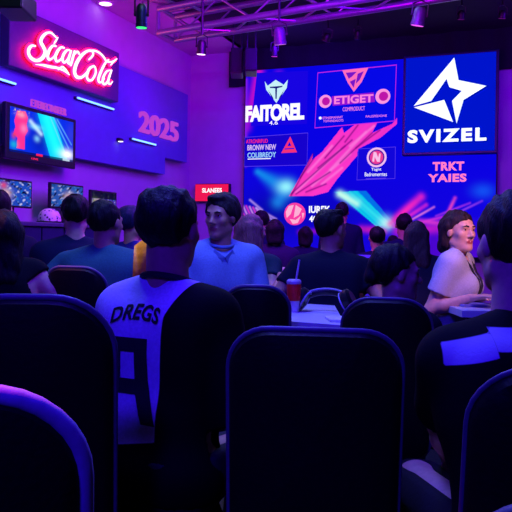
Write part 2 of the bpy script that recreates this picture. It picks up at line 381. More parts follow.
    if hair == 'long':
        for q in (-.05, 0, .05): G.cone(hl((q, -.075, .02)), H+np.array((q*1.3*s, -.10*s, -.22*s)), .048*s, .042*s, .03)
        for g in (1, -1): G.cone(hl((g*.07, -.02, .02)), H+np.array((g*.085*s, -.045*s, -.17*s)), .03*s, .026*s, .03)
    if hair == 'bob':
        for q in (-.04, 0, .04): G.cone(hl((q, -.07, .02)), hl((q*1.25, -.085, -.10)), .045*s, .034*s, .03)
        for g in (1, -1): G.cone(hl((g*.068, -.03, .03)), hl((g*.07, -.035, -.075)), .026*s, .022*s, .03)
    if hair == 'bun':
        G.ell(hl((0, -.115, -.02)), np.array((.042, .04, .042))*s, HM, .012)
    def face_cut(X, Y, Z):
        x_, y_, z_ = (X-H[0])/s, (Y-H[1])/s, (Z-H[2])/s
        p = [x_*HM[0, i]+y_*HM[1, i]+z_*HM[2, i] for i in range(3)]
        if hair in ('long', 'bob'): d = np.where(p[2] < .06, (p[1]+.004+.5*np.maximum(p[2], 0)*0)*1.0, -(p[2]-.085+(.09-p[1])*.35))
        if hair in ('long', 'bob'): return np.maximum(p[1]-(.0+1.05*np.clip(p[2]+.0, 0, .09)), -1)*s
        base = .0+.95*p[1]; base = np.where(p[1] < -.05, -.045-.9*(-.05-p[1]), base)
        return (base+.012*np.sin(18*p[0])-p[2])*.7*s
    G.keep(face_cut)
    lb = lobes(80/s, .0032*s, seed+7, .5); G.warp(lb); lb2 = lobes(240/s, .0036*s, seed+9, .3); G.warp(lb2)
    me, P = G.mesh('hair'); link('hair', me, mat('hair_%d_%d_%d' % hair_c, hair_c, .6, .35, 160, .5, spec=.25, stretch=(1, 1, .25)), E)
    if face:
        for g in (1, -1):
            c = MB(); r = .0118*s; c.lathe([(r*math.sin(t), -r*math.cos(t)) for t in np.linspace(.02, math.pi-.02, 12)], hl((g*.031, .0715, .011)), 14)
            eye = c.build('eye', eye_m, E, True)
            c = MB(); M = Matrix([list(r_) for r_ in HM]); M = M@Matrix.Rotation(-math.pi/2, 3, 'X')
            c.lathe([(.0066*s, -.003*s), (.006*s, .0012*s), (.002*s, .0018*s)], hl((g*.031, .0822, .011)), 12, M); c.build('iris', iris_m, eye, True)
            c = MB(); c.tube([hl((g*.014, .0925, .027)), hl((g*.03, .0925, .032)), hl((g*.049, .08, .026))], [.0032*s, .004*s, .002*s], 8)
            c.build('eyebrow', mat('eyebrow_hair', (30, 20, 18), .7), E, True)
    E['_'] = 0; del E['_']
    return dict(E=E, N=N, H=H, S=S, P=Pv, s=s, zp=zp, shirt=top_o, hl=hl, loc=loc, root=root, hands=hands, seat=zp-.1*s)

def stick_on(name, me, P, back, height, target, material, parent, off=.004, curve=0.0):
    """lays a flat text/shape mesh (x, y) on the back of a garment by casting along the figure's front axis"""
    n = len(me.vertices); a = np.zeros(n*3, np.float32); me.vertices.foreach_get('co', a); a = a.reshape(-1, 3)
    dg = bpy.context.evaluated_depsgraph_get(); tm = target.data
    bv = BVHTree.FromPolygons([v.co for v in tm.vertices], [tuple(p.vertices) for p in tm.polygons])
    out = a.copy()
    for i in range(n):
        x, z = a[i, 0]+P[0], a[i, 1]+P[2]+curve*a[i, 0]**2
        h = bv.ray_cast(Vector((x, P[1]-.6, z)), Vector((0, 1, 0)))
        y = h[0].y if h[0] else P[1]-.1
        out[i] = (x, y-off-max(0, a[i, 2])*.002, z)
    me.vertices.foreach_set('co', out.ravel()); me.update(); return link(name, me, material, parent)
def subdivided(me, size):
    import bmesh
    bm = bmesh.new(); bm.from_mesh(me); bmesh.ops.triangulate(bm, faces=bm.faces[:])
    for _ in range(5):
        es = [e for e in bm.edges if e.calc_length() > size]
        if not es: break
        bmesh.ops.subdivide_edges(bm, edges=es, cuts=1); bmesh.ops.triangulate(bm, faces=[f for f in bm.faces if len(f.verts) > 3])
    bm.to_mesh(me); bm.free(); return me
# ------------------------------------------------------------------ the room
XW, YB, ZC = -4.88, 9.6, 3.92            # left wall, back wall, ceiling
XB = XW+.14                               # face of the raised upper panel on the left wall
wall_m = mat('wall_paint', (176, 168, 182), .75, .04, 6, .03)
panel_m = mat('panel_paint', (92, 104, 176), .6, .04, 8, .03)
dark_ceil = mat('ceiling_black_paint', (26, 24, 34), .9, .2, 8, .1)
black_metal = mat('black_powder_coat', (18, 18, 22), .45, .1, 80, .05)
alu = mat('truss_aluminium', (150, 148, 155), .35, .08, 40, .05, metal=.7)
drape_m = mat('stage_drape', (14, 14, 30), .95, .2, 14, .3, stretch=(9, 1, .4))
struct('floor', MB().box((-.6, 4.2, -.05), (9, 11.6, .1)), mat('dark_carpet', (22, 20, 30), .95, .3, 160, .4))
struct('ceiling', MB().box((-.35, 4.2, ZC+.05), (7.3, 11.6, .1)), dark_ceil)
struct('trim_1', MB().box((XW+.47, 4.2, ZC+.05), (.94, 11.6, .1)), wall_m)
struct('wall_left', MB().box((XW-.05, 4.2, ZC/2), (.1, 11.6, ZC)), wall_m)
struct('wall_back', MB().box((-.9, YB+.05, ZC/2), (8, .1, ZC)), wall_m)
struct('wall_right', MB().box((3.05, 4.2, ZC/2), (.1, 11.6, ZC)), mat('wall_right_paint', (60, 55, 70), .8, .05, 6, .03))
zt = on_x(186, 94, XB).z; zb = on_x(120, 166, XB).z
ye, yn, zn = on_x(188, 94, XB).y, on_x(165, 170, XB).y, on_x(176, 160, XB).z
struct('wall_upper_panel', MB().prism([(2.8, zb), (yn, zb), (yn, zn), (ye, zn), (ye, zt), (2.8, zt)], (XW-.001, 0, 0), Y3, Z3, XB-XW+.001), panel_m)
struct('baseboard_back', MB().box((-.9, YB-.01, .06), (7.9, .02, .12)), black_metal)
# black masking drape over the stage
p0, p1 = on_y(229, 60, YB-.08), on_y(512, 60, YB-.08)
mb = MB(); xs = np.linspace(p0.x, 1.2, 90); n = len(xs); z0, z1 = on_y(300, 75, YB-.1).z-.10, ZC-.005
vs = [(x, YB-.07+.022*math.sin(i*1.15)+.012*math.sin(i*.43), z) for z in (z0, z1) for i, x in enumerate(xs)]
vs += [(v[0], v[1]+.012, v[2]) for v in vs]
fs = []
for i in range(n-1): fs += [(i, i+1, n+i+1, n+i), (2*n+i+1, 2*n+i, 3*n+i, 3*n+i+1), (i+1, i, 2*n+i, 2*n+i+1)]
tag(mb.add(vs, fs).build('stage_drape', drape_m, None, True), 'black pleated masking drape hanging from the ceiling above the big screens', 'curtain')

# ------------------------------------------------------------------ red-lit script sign on the left wall
XS = XB+.12; U, V = Y3, Z3
a, b = on_x(10, 42, XS), on_x(119.5, 77, XS)
tr, br, tl = on_x(121, 52, XS), on_x(116.5, 101, XS), on_x(12, 14, XS)
y0, y1 = a.y, b.y; z1 = (tr.z+on_x(60, 27, XS).z)/2; z0 = (br.z+on_x(60, 83, XS).z)/2
E = empty('script_sign', (XB, (y0+y1)/2, z0), 0, 'red backlit wall sign with white cursive lettering ending in Cola', 'sign')
def rel(E, p): return Vector(p)-E.location
board = MB().box(rel(E, (XB+.058, (y0+y1)/2, (z0+z1)/2)), (.112, y1-y0, z1-z0), bev=.012).build('board', mat('sign_board', (84, 50, 104), .6, .08, 20, .03), E)
def crop(cx, cy):                                            # sign plane point
    p = on_x(15+cx/4.654, 20+cy/4.654, XS); return (p.y, p.z)
strokes = [
 ([(172, 88), (160, 76), (143, 62), (122, 64), (103, 82), (96, 105), (108, 128), (116, 152), (104, 178), (80, 191), (56, 184), (40, 163), (40, 138), (54, 122), (70, 124)], [4, 6, 8, 10, 13, 16, 17, 17, 16, 14, 14, 15, 14, 10, 6]),
 ([(176, 84), (166, 100), (158, 112)], [3, 7, 3]),
 ([(166, 124), (152, 122), (136, 142), (128, 168), (134, 186), (150, 180), (162, 166)], [8, 9, 13, 14, 11, 7, 3]),
 ([(204, 132), (190, 130), (174, 148), (164, 174), (170, 194), (186, 188), (200, 170)], [8, 9, 13, 14, 11, 7, 3]),
 ([(236, 146), (220, 142), (204, 160), (197, 184), (206, 200), (222, 184), (236, 150)], [6, 9, 13, 13, 10, 7, 6]),
 ([(238, 146), (228, 176), (224, 200), (234, 206), (244, 196)], [7, 12, 12, 7, 3]),
 ([(254, 148), (246, 178), (236, 212)], [9, 12, 11]), ([(246, 180), (256, 158), (268, 150), (276, 160)], [4, 7, 11, 8]),
 ([(322, 186), (340, 166), (338, 148), (316, 146), (288, 166), (264, 202), (254, 240), (264, 266), (288, 268), (312, 246), (322, 226)], [7, 9, 10, 11, 14, 18, 20, 17, 12, 8, 4]),
 ([(316, 146), (344, 144), (372, 156), (392, 176), (404, 194), (430, 196), (452, 182)], [5, 8, 9, 9, 9, 7, 4]),
 ([(344, 216), (324, 228), (312, 258), (318, 280), (336, 280), (352, 252), (352, 226), (344, 216)], [9, 12, 14, 12, 10, 10, 9, 8]),
 ([(414, 186), (396, 206), (378, 242), (366, 276), (372, 292), (386, 286), (394, 274)], [5, 10, 13, 14, 10, 6, 3]),
 ([(452, 184), (436, 196), (424, 212)], [4, 8, 4]),
 ([(424, 236), (406, 240), (390, 266), (386, 292), (398, 300), (414, 278), (426, 242)], [6, 9, 13, 13, 10, 7, 6]),
 ([(428, 236), (416, 268), (412, 292), (422, 300), (432, 288)], [7, 12, 12, 7, 3]),
 ([(72, 209), (104, 212), (140, 220), (176, 226), (204, 238), (228, 256)], [2, 9, 12, 10, 7, 2]), ([(178, 234), (196, 220), (214, 236), (230, 258)], [3, 8, 8, 2])]
def ribbon(mb, pts, ws, X, th, grow=0.0):
    P = [np.array(crop(*q)) for q in pts]; sc = 1/4.654*6.9/700
    D = catmull(P, 5); W = catmull([(w_,) for w_ in ws], 5); W = [w_[0]*sc*.5+grow for w_ in W]
    L = []; Rr = []
    for i in range(len(D)):
        t = np.array(D[min(i+1, len(D)-1)])-np.array(D[max(i-1, 0)]); t = t/(np.linalg.norm(t)+1e-9); nrm = np.array((-t[1], t[0]))
        L.append(np.array(D[i])+nrm*W[i]); Rr.append(np.array(D[i])-nrm*W[i])
    n = len(D); vs = [(X, *p) for p in L]+[(X, *p) for p in Rr]+[(X+th, *p) for p in L]+[(X+th, *p) for p in Rr]; fs = []
    for i in range(n-1): fs += [(i, n+i, n+i+1, i+1), (2*n+i, 2*n+i+1, 3*n+i+1, 3*n+i), (i, i+1, 2*n+i+1, 2*n+i), (n+i+1, n+i, 3*n+i, 3*n+i+1)]
    for i in (0, n-1): fs.append((i, n+i, 3*n+i, 2*n+i))
    for D_, W_ in ((D[0], W[0]), (D[-1], W[-1])): mb.prism([(D_[0]+W_*math.cos(q), D_[1]+W_*math.sin(q)) for q in np.linspace(0, 2*math.pi, 10, False)], (X, 0, 0), Y3, Z3, th)
    mb.add([rel2(v) for v in vs], fs)
rel2 = lambda v: v
letters = MB(); halo = MB()
for pts, ws in strokes: ribbon(letters, pts, ws, XS+.058, .012); ribbon(halo, pts, ws, XS+.040, .010, .016)
for mb in (letters, halo): mb.v = [tuple(Vector(v)-E.location) for v in mb.v]
letters.build('script_lettering', glow('sign_white_glow', (255, 240, 248), 1.6), E)
halo.build('red_backlight', glow('sign_red_glow', (255, 10, 60), 12.0), E)

# LED light bars, raised numerals and small lettering on the panel
bar_core = glow('bar_core', (84, 124, 255), 5.0); bar_body = mat('bar_housing', (40, 40, 70), .4)
for (ax, ay, bx, by), lab in (((-14, 75.5, 16, 83), 'blue LED light bar at the left end of the wall under the script sign'), ((78, 98, 114, 109), 'blue LED light bar under the right end of the script sign'), ((133, 138.5, 156, 145), 'short blue LED light bar under the pink numerals')):
    p, q = on_x(ax, ay, XB+.05), on_x(bx, by, XB+.05); z = (p.z+q.z)/2; c = ((p+q)/2)
    B_ = empty('light_bar', (XB, c.y, z), 0, lab, 'light', 'blue light bars on the left wall')
    L_ = q.y-p.y; MB().box((.018, 0, 0), (.04, L_+.03, .03), bev=.006).build('housing', bar_body, B_)
    MB().tube([(.047, -L_/2, 0), (.047, L_/2, 0)], .011, 10).build('tube', bar_core, B_)
pink_paint = mat('pink_acrylic', (236, 96, 214), .4, .03, 20, 0); pg = glow('pink_lit_letters', (186, 64, 210), 1.0)
p, q, r_ = on_x(138.5, 110, XB), on_x(138.5, 132, XB), on_x(177, 142.5, XB)
zb_ = (q.z+r_.z)/2; t_ = fit_text('raised_numerals', '2025', (XB-.001, p.y, zb_), Y3, Z3, r_.y-p.y, p.z-zb_, pg, None, .03, .02)
tag(t_, 'raised pink numerals 2025 on the blue wall panel', 'lettering')
p, q, r_ = on_x(30.5, 99, XB), on_x(30.5, 108.5, XB), on_x(65.5, 114, XB)
t_ = fit_text('raised_lettering', 'ETEREONSEER', (XB-.001, p.y, (q.z+r_.z)/2), Y3, Z3, r_.y-p.y, p.z-(q.z+r_.z)/2, pg, None, .02, .0)
tag(t_, 'small pink raised lettering above the wall television', 'lettering')
# small wall downlight
p = on_x(120, 141, XB+.04); E = empty('wall_spotlight', (XB, p.y, p.z), 0, 'small white spotlight fixed to the wall panel between television and numerals', 'light')
MB().tube([(0, 0, .02), (.04, 0, .02)], .02, 12).build('bracket', black_metal, E); MB().lathe([(.018, 0), (.034, .0), (.034, .03), (.02, .036)], (.05, 0, -.005), 16).build('housing', black_metal, E)
MB().lathe([(.001, -.004), (.03, -.003), (.03, .0)], (.05, 0, -.006), 16).build('lens', glow('small_white_lens', (250, 235, 255), 3), E)

# ------------------------------------------------------------------ pictures
def seg_d(px, py, a, b):
    ax, ay = a; bx, by = b; dx, dy = bx-ax, by-ay; t = np.clip(((px-ax)*dx+(py-ay)*dy)/(dx*dx+dy*dy), 0, 1)
    return np.hypot(px-ax-t*dx, py-ay-t*dy), t
def in_poly(px, py, poly):
    r = np.zeros(px.shape, bool); n = len(poly)
    for i in range(n):
        (x1, y1_), (x2, y2) = poly[i], poly[(i+1) % n]
        if y1_ == y2: continue
        c = ((y1_ > py) != (y2 > py)) & (px < (x2-x1)*(py-y1_)/(y2-y1_)+x1); r ^= c
    return r
def mixc(c, col, a): return c*(1-a[..., None])+np.array(lin(col))*a[..., None]
def addc(c, col, a): return c+np.array(lin(col))*a[..., None]
def soft(d, w): return np.exp(-(np.maximum(d, 0)/w)**2)
def vnoise(x, y, seed):
    r = np.random.RandomState(seed); o = 0
    for i in range(8):
        f = r.randn(2); f *= (1+.35*i)/np.linalg.norm(f); o = o+np.sin(f[0]*x+f[1]*y+r.rand()*6.3)/(1+.25*i)
    return o/3.2
FEATHER = [[(289, 196), (297, 182), (313, 153), (312, 160), (322, 152), (342, 127), (344, 133), (357, 123), (378, 121), (372, 133), (392, 124), (397, 118), (397, 124), (380, 138), (358, 149), (357, 156), (338, 178), (328, 192), (313, 196)]]
GROOVES = [((291, 194), (352, 140)), ((296, 194), (330, 172)), ((300, 178), (314, 158)), ((318, 168), (345, 146)), ((340, 163), (372, 133)), ((325, 158), (344, 136)), ((306, 192), (326, 184)), ((345, 142), (358, 125)), ((356, 148), (380, 130))]
def led_art(u, v, P):
    d = P+np.array(Lc)-np.array(CAM); f = d@np.array(FW); px = CX+F*(d@np.array(RT))/f; py = CY-F*(d@np.array(UPV))/f   # picture designed on the wall seen square from the seats
    c = np.zeros(px.shape+(3,)); c[:] = lin((8, 2, 228))
    c = mixc(c, (30, 4, 215), np.clip((py-150)/90, 0, 1)*.5)
    c = mixc(c, (0, 12, 130), soft(np.hypot((px-270)/30, (py-215)/24), 1.)*.6)
    c = mixc(c, (2, 6, 150), soft(np.hypot((px-322)/46, (py-212)/22), 1.)*.45)
    # magenta edge glow upper left
    dd, t = seg_d(px, py, (259, 72), (246, 128)); c = mixc(c, (225, 20, 190), soft(dd, 4.2)*.8*(1-.5*t)); dd, t = seg_d(px, py, (246, 80), (245, 165)); c = mixc(c, (140, 30, 235), soft(dd, 2)*.8)
    dd, t = seg_d(px, py, (279, 74), (270, 100)); c = mixc(c, (140, 20, 220), soft(dd, 4)*.5)
    # cyan flare
    dd, t = seg_d(px, py, (258, 172), (284, 188)); c = mixc(c, (20, 150, 240), soft(dd, 3+5*t)*.75)
    dd, t = seg_d(px, py, (288, 186), (278, 202)); c = mixc(c, (30, 140, 240), soft(dd, 6)*.7)
    c = mixc(c, (150, 245, 255), soft(np.hypot((px-286)/1.3, py-187), 6.0)*.95)
    # cyan beam
    m_ = in_poly(px, py, [(334, 192), (366, 191), (398, 228), (378, 228)]); c = np.where(m_[..., None], mixc(c, (0, 120, 235), np.full(px.shape, .85)), c)
    m_ = in_poly(px, py, [(336, 192), (358, 191), (392, 226), (376, 226)]); st = .5+.5*np.sin((px-py*1.1)*1.1); c = np.where(m_[..., None], mixc(c, (10, 214, 236), .6+.3*st), c)
    dd, t = seg_d(px, py, (340, 194), (357, 203)); c = mixc(c, (200, 255, 235), soft(dd, 3.4)*.95)
    dd, t = seg_d(px, py, (352, 196), (388, 226)); c = mixc(c, (60, 235, 242), soft(dd, 3.0)*.55)
    c = mixc(c, (190, 250, 255), soft(np.hypot(px-386, py-223), 6)*.8)
    # feather
    m_ = in_poly(px, py, FEATHER[0]); sh = np.clip((px-290)/100, 0, 1)
    pink = np.array(lin((255, 56, 196)))[None, None]*(1-sh[..., None]*.25)+np.array(lin((215, 30, 235)))[None, None]*sh[..., None]*.25
    c = np.where(m_[..., None], pink*(1.0+.07*vnoise(px*.5+py*.5, py*.02, 5))[..., None], c)
    for a, b in (((296, 192), (340, 150)), ((312, 186), (350, 154)), ((308, 172), (332, 146)), ((330, 170), (366, 132)), ((350, 146), (374, 126)), ((322, 184), (342, 168))):
        dd, t = seg_d(px, py, a, b); c = np.where(m_[..., None], mixc(c, (255, 128, 226), soft(dd, 1.3)*.6), c)
    for a, b in GROOVES:
        dd, t = seg_d(px, py, a, b); c = np.where(m_[..., None], mixc(c, (140, 8, 140), soft(dd, .9)*.85), c)
    dd, t = seg_d(px, py, (291, 196), (313, 154)); c = mixc(c, (60, 0, 90), soft(dd, .9)*.6)
    # lower streaks
    for a, b, w_, col, al in (((390, 224), (421, 197), 3.6, (250, 40, 190), .95), ((394, 226), (426, 205), 2.0, (225, 40, 210), .85), ((404, 224), (434, 207), 1.0, (240, 120, 220), .8), ((408, 226), (450, 215), 1.4, (215, 50, 225), .8), ((398, 231), (448, 228), 5.0, (215, 30, 205), .9), ((436, 216), (470, 203), 1.0, (170, 50, 230), .8),
                             ((447, 215), (455, 198), 1.6, (240, 70, 190), .8), ((455, 214), (482, 201), 1.0, (150, 60, 240), .8), ((420, 221), (445, 224), 2.4, (235, 60, 210), .8), ((300, 232), (360, 229), 2.5, (190, 20, 190), .5), ((362, 229), (384, 231), 3.4, (215, 30, 170), .8)):
        dd, t = seg_d(px, py, a, b); c = mixc(c, col, soft(dd, w_)*al*(.55+.45*np.sin(math.pi*np.clip(t, .12, .88))))
    c = mixc(c, (96, 8, 190), np.clip((py-216)/26, 0, 1)*.55*np.clip((px-380)/40, 0, 1))
    for i in range(7):                                          # woven pink bands, lower left
        x_ = 236+i*3.4; dd, t = seg_d(px, py, (x_, 204+i*.7), (x_+16, 240)); c = mixc(c, (235, 60, 205) if i % 2 else (225, 150, 235), soft(dd, .9)*.75)
    dd, t = seg_d(px, py, (240, 238), (252, 226)); c = mixc(c, (240, 20, 180), soft(dd, 7)*.7)
    for a, b in (((256, 208), (276, 219)), ((262, 212), (283, 228)), ((250, 200), (262, 210))): dd, t = seg_d(px, py, a, b); c = mixc(c, (190, 150, 250), soft(dd, 1)*.7)
    c = mixc(c, (20, 90, 250), soft(np.hypot((px-483)/10, (py-191)/6.5), 1.)*.7)
    return c*np.array((1, 1, 1.0))
YL = YB-.16
a, b = on_y(245, 128, YL), on_y(496, 176, YL); zt_ = on_y(300, 67, YL).z; zl = .95
E = empty('led_wall', (a.x, YL, zl), 0, 'wide LED video wall behind the stage showing pink feather and cyan beam graphics with sponsor panels', 'screen')
Lc = E.location
def bp(px, py, off=0): p = on_y(px, py, YL-off); return p-Lc
def bpoly(pts): return [((q := bp(*p)).x, q.z) for p in pts]
w_, h_ = b.x-a.x, zt_-zl
MB().box((w_/2, .06, h_/2), (w_+.03, .1, h_+.03), bev=.01).build('cabinet', black_metal, E)
picture_grid('display', (0, 0, 0), X3, Z3, w_, h_, 470, 330, led_art, screen_mat('led_display'), E)
pan_blue = glow('panel_blue', (14, 4, 222), 1.0); pan_blue2 = glow('panel_bright_blue', (4, 14, 236), 1.0); line_pink = glow('line_pink', (205, 40, 225), 1.0); white_l = glow('letter_white', (250, 248, 255), 1.1)
pink_l = glow('letter_pink', (255, 130, 225), 1.0); red_l = glow('letter_red', (255, 40, 100), 1.1); line_blue = glow('line_violet', (95, 60, 240), 1.0); mint_l = glow('emblem_mint', (200, 240, 250), 1.0); ink_l = glow('emblem_ink', (20, 20, 140), .8)
def poly_piece(name, pts, material, parent, off, th=.003):
    P = bpoly(pts); mb = MB(); mb.prism(P, (0, -off, 0), X3, Z3, th); return mb.build(name, material, parent)
def frame_piece(name, pts, wpx, material, parent, off):
    P = [Vector((q[0], -off, q[1])) for q in bpoly(pts)]; mb = MB(); mb.tube(P, wpx*.0145/2, 6, True); return mb.build(name, material, parent)
def word(name, txt, x0, x1, ytop, ybot, material, parent, off, bold=.0, th=.004, shear=0.0, space=1.0):
    """ytop/ybot: letter heights at the left end of the word"""
    p, q, r = bp(x0, ytop), bp(x0, ybot), bp(x1, (ytop+ybot)/2)
    return fit_text(name, txt, (p.x, -off, q.z), X3, Z3, r.x-p.x, p.z-q.z, material, parent, th, bold, space, shear)
# panel 1: crest and big white word
A = poly_piece('title_panel', [(257, 73), (308, 71), (307, 124), (251, 126)], glow('panel_title', (24, 4, 226), 1.0), E, .004)
poly_piece('crest', [(265, 81.5), (268, 86), (276, 80), (284, 85), (288, 80), (287, 88), (276.5, 103), (266.5, 90)], mint_l, A, .010)
for pts in ([(270, 87), (283, 86), (282.5, 87.2), (277.4, 88.5), (277, 99), (275.8, 99), (275.6, 88.5), (270.5, 88.2)], [(268.5, 90), (273, 97), (274, 99.5), (272.6, 98.5)], [(284.5, 90), (280, 97), (279, 99.5), (280.4, 98.5)]): poly_piece('crest_line', pts, ink_l, A, .0135)
word('lettering', 'FAITOREL', 246, 304.5, 106, 122.5, white_l, A, .010, .05, .005, space=.92)
word('small_lettering', '4.6', 269.5, 278, 121.2, 125, white_l, A, .010)
# panel 2
A = poly_piece('banner_panel', [(318, 73), (396.5, 65), (394.5, 121), (315, 128)], glow('panel_banner', (6, 8, 232), 1.0), E, .004)
frame_piece('panel_outline', [(318, 73), (396.5, 65), (394.5, 121), (315, 128)], 1.0, line_pink, A, .006)
poly_piece('crest', [(342.5, 70.5), (368.5, 67.8), (362, 82), (354, 92), (348, 83)], glow('crest_pink', (255, 110, 190), 1.0), A, .010)
for pts in ([(346, 73), (357, 72), (352, 77), (349, 79)], [(358, 74), (364, 71.5), (360, 80), (356, 84)], [(350, 82), (356, 79), (354, 88)]): poly_piece('crest_line', pts, glow('crest_violet', (120, 20, 200), 1), A, .0135)
for cx_, cy_, r in ((325.5, 101.5, 6.3), (383, 96.5, 7)):
    o = bp(cx_, cy_); rr = r*.0145
    mb = MB(); mb.prism(ring_poly((o.x, o.z), rr), (0, -.010, 0), X3, Z3, .003); g = mb.build('round_badge', glow('badge_pink', (255, 150, 225), 1.0), A)
    mb = MB(); mb.prism(ring_poly((o.x+.01, o.z), rr*.62), (0, -.0135, 0), X3, Z3, .003); mb.build('badge_center', glow('badge_center', (190, 20, 170), 1), A)
poly_piece('name_band', [(332, 96.5), (374, 92.5), (375, 102), (333, 106)], glow('band_violet', (150, 20, 210), 1), A, .008)
word('lettering', 'ETIGET', 334.5, 373.5, 96.5, 104.5, pink_l, A, .012, .03); word('small_lettering', 'COMPRODUCT', 343, 365, 107.5, 111.5, pink_l, A, .010)
word('small_lettering', 'ETINISMANNIT', 323, 343, 117, 119.3, pink_l, A, .010); word('small_lettering', 'TOITANDALOTS', 323.5, 343.5, 120.2, 122.4, pink_l, A, .010); word('small_lettering', 'PALISFEDONE', 366, 387, 115.6, 117.8, pink_l, A, .010)
mb = MB(); o = bp(320.5, 118.2); mb.prism(ring_poly((o.x, o.z), .02), (0, -.01, 0), X3, Z3, .003); mb.build('badge', white_l, A)
# panel 3
A = poly_piece('info_panel', [(245, 137.5), (308, 133), (307, 165), (244.5, 166.5)], glow('panel_info', (22, 2, 205), 1.0), E, .004)
frame_piece('panel_outline', [(245, 137.5), (308, 133), (307, 165), (244.5, 166.5)], .6, line_blue, A, .006)
word('small_lettering', 'ATRONRIFUD', 246.5, 268, 139.7, 143.6, red_l, A, .010); word('lettering', 'BRONW NEW', 247.8, 276.3, 145.2, 150.6, glow('letter_lilac', (225, 190, 250), 1), A, .010, .015); word('lettering', 'COLIBREOY', 247.8, 276.3, 152.8, 158, glow('letter_ice', (160, 215, 255), 1), A, .010, .015)
poly_piece('underline', [(248, 158.8), (271, 158.2), (271, 159), (248, 159.6)], white_l, A, .010)
poly_piece('triangle', [(290.5, 136.5), (297.2, 152.4), (281.5, 153.2)], glow('triangle_red', (245, 50, 120), 1), A, .010); poly_piece('triangle_hole', [(289.8, 142), (291.6, 146), (287.8, 146.3)], pan_blue, A, .0135); poly_piece('triangle_bar', [(285, 148.6), (294.4, 148), (294.6, 149), (285, 149.7)], pan_blue, A, .0135)
# panel 4
A = poly_piece('badge_panel', [(358.5, 149), (395.5, 147), (395, 178.5), (357, 180)], glow('panel_badge', (18, 6, 218), 1.0), E, .004)
frame_piece('panel_outline', [(358.5, 149), (395.5, 147), (395, 178.5), (357, 180)], .6, line_blue, A, .006)
o = bp(376.8, 157.5)
for nm, r, m_, off in (('ring_badge', 9.3, glow('ring_white', (245, 190, 240), 1), .010), ('ring_inner', 7.4, glow('ring_gap', (90, 10, 160), 1), .0132), ('ring_center', 6.2, glow('ring_ball', (235, 60, 150), 1), .0164)):
    mb = MB(); mb.prism(ring_poly((o.x, o.z), r*.0145), (0, -off, 0), X3, Z3, .003); mb.build(nm, m_, A)
poly_piece('badge_mark', [(374, 152), (376.5, 152.5), (378.5, 158), (379.5, 153.5), (381, 154), (380, 162), (377.5, 162), (375, 157), (374.5, 162), (372.5, 161.5)], glow('ring_mark', (250, 190, 235), 1), A, .0196)
word('lettering', 'Tagnt', 371.5, 381.5, 168, 171.6, white_l, A, .010); word('lettering', 'Badromerrtes', 365, 387, 172.6, 176.4, white_l, A, .010); poly_piece('underline', [(366, 178.6), (386, 177.9), (386, 178.7), (366, 179.4)], line_blue, A, .010)
# ball emblem and word below
o = bp(295, 214); mb = MB(); mb.prism(ring_poly((o.x, o.z), 10.8*.0148), (0, -.006, 0), X3, Z3, .003); A = mb.build('ball_emblem', glow('ball_pink', (250, 60, 165), 1), E)
for k, pts in enumerate(([(289, 206), (294, 205), (291, 214), (287, 218), (286, 212)], [(296, 205), (302, 209), (299, 215), (294, 218), (295, 211)], [(290, 219), (296, 220), (301, 216), (298, 223), (293, 224)], [(302, 213), (304.6, 213), (303, 219)])): poly_piece('emblem_patch', pts, glow('ball_light', (255, 175, 215), 1), A, .010)
word('lettering', 'IUREK', 309.2, 330.5, 206, 213, white_l, E, .006, .03); word('lettering', '4G', 309.5, 318, 215.6, 222, white_l, E, .006, .03)
# pink neon words under the star panel
A = word('neon_lettering', 'TRKT', 433, 464.3, 162.4, 171, glow('neon_pink', (255, 120, 190), 1.15), E, .02, .04, .012, space=1.1); word('neon_lettering', 'YAIES', 428.3, 466.6, 174.3, 182.4, glow('neon_pink', (255, 120, 190), 1.15), E, .02, .04, .012, space=1.1)
# ------------------------------------------------------------------ star panel
YS = YL-.14
def sp_(px, py): p = on_y(px, py, YS); return p
c4 = [sp_(407, 59), sp_(497, 51), sp_(494, 150), sp_(403.5, 153.5)]
x0, x1 = (c4[0].x+c4[3].x)/2, (c4[1].x+c4[2].x)/2; z1, z0 = (c4[0].z+c4[1].z)/2, (c4[2].z+c4[3].z)/2
E2 = empty('star_panel', (x0, YS, z0), 0, 'square blue lit panel with white star emblem and the word SVIZEL', 'sign')
L2 = E2.location
MB().box(((x1-x0)/2, .062, (z1-z0)/2), (x1-x0+.07, .12, z1-z0+.07), bev=.012).build('frame', mat('star_frame', (12, 14, 60), .4), E2)
MB().box(((x1-x0)/2, -.006, (z1-z0)/2), (x1-x0, .012, z1-z0), bev=.004).build('lit_face', glow('star_face', (0, 20, 205), 1.0), E2)
def s4(pts): return [((q := sp_(384+x/4, y/4)-L2).x, q.z) for x, y in pts]
A = MB().prism(s4([(120, 425), (282, 232), (299, 322), (410, 345), (319, 401), (291, 495), (273, 405), (312, 365), (262, 350), (251, 317), (190, 405)]), (0, -.022, 0), X3, Z3, .006).build('star_emblem', glow('star_white', (250, 252, 255), 1.15), E2)
MB().prism(s4([(122, 431), (242, 401), (277, 489)]), (0, -.022, 0), X3, Z3, .006).build('star_wing', glow('star_white', (250, 252, 255), 1.15), E2)
p, q, r = sp_(408, 130.5)-L2, sp_(408, 143.5)-L2, sp_(486.6, 135)-L2
fit_text('lettering', 'SVIZEL', (p.x, -.022, q.z), X3, Z3, r.x-p.x, p.z-q.z, glow('star_white', (250, 252, 255), 1.15), E2, .006, .045, 1.25)
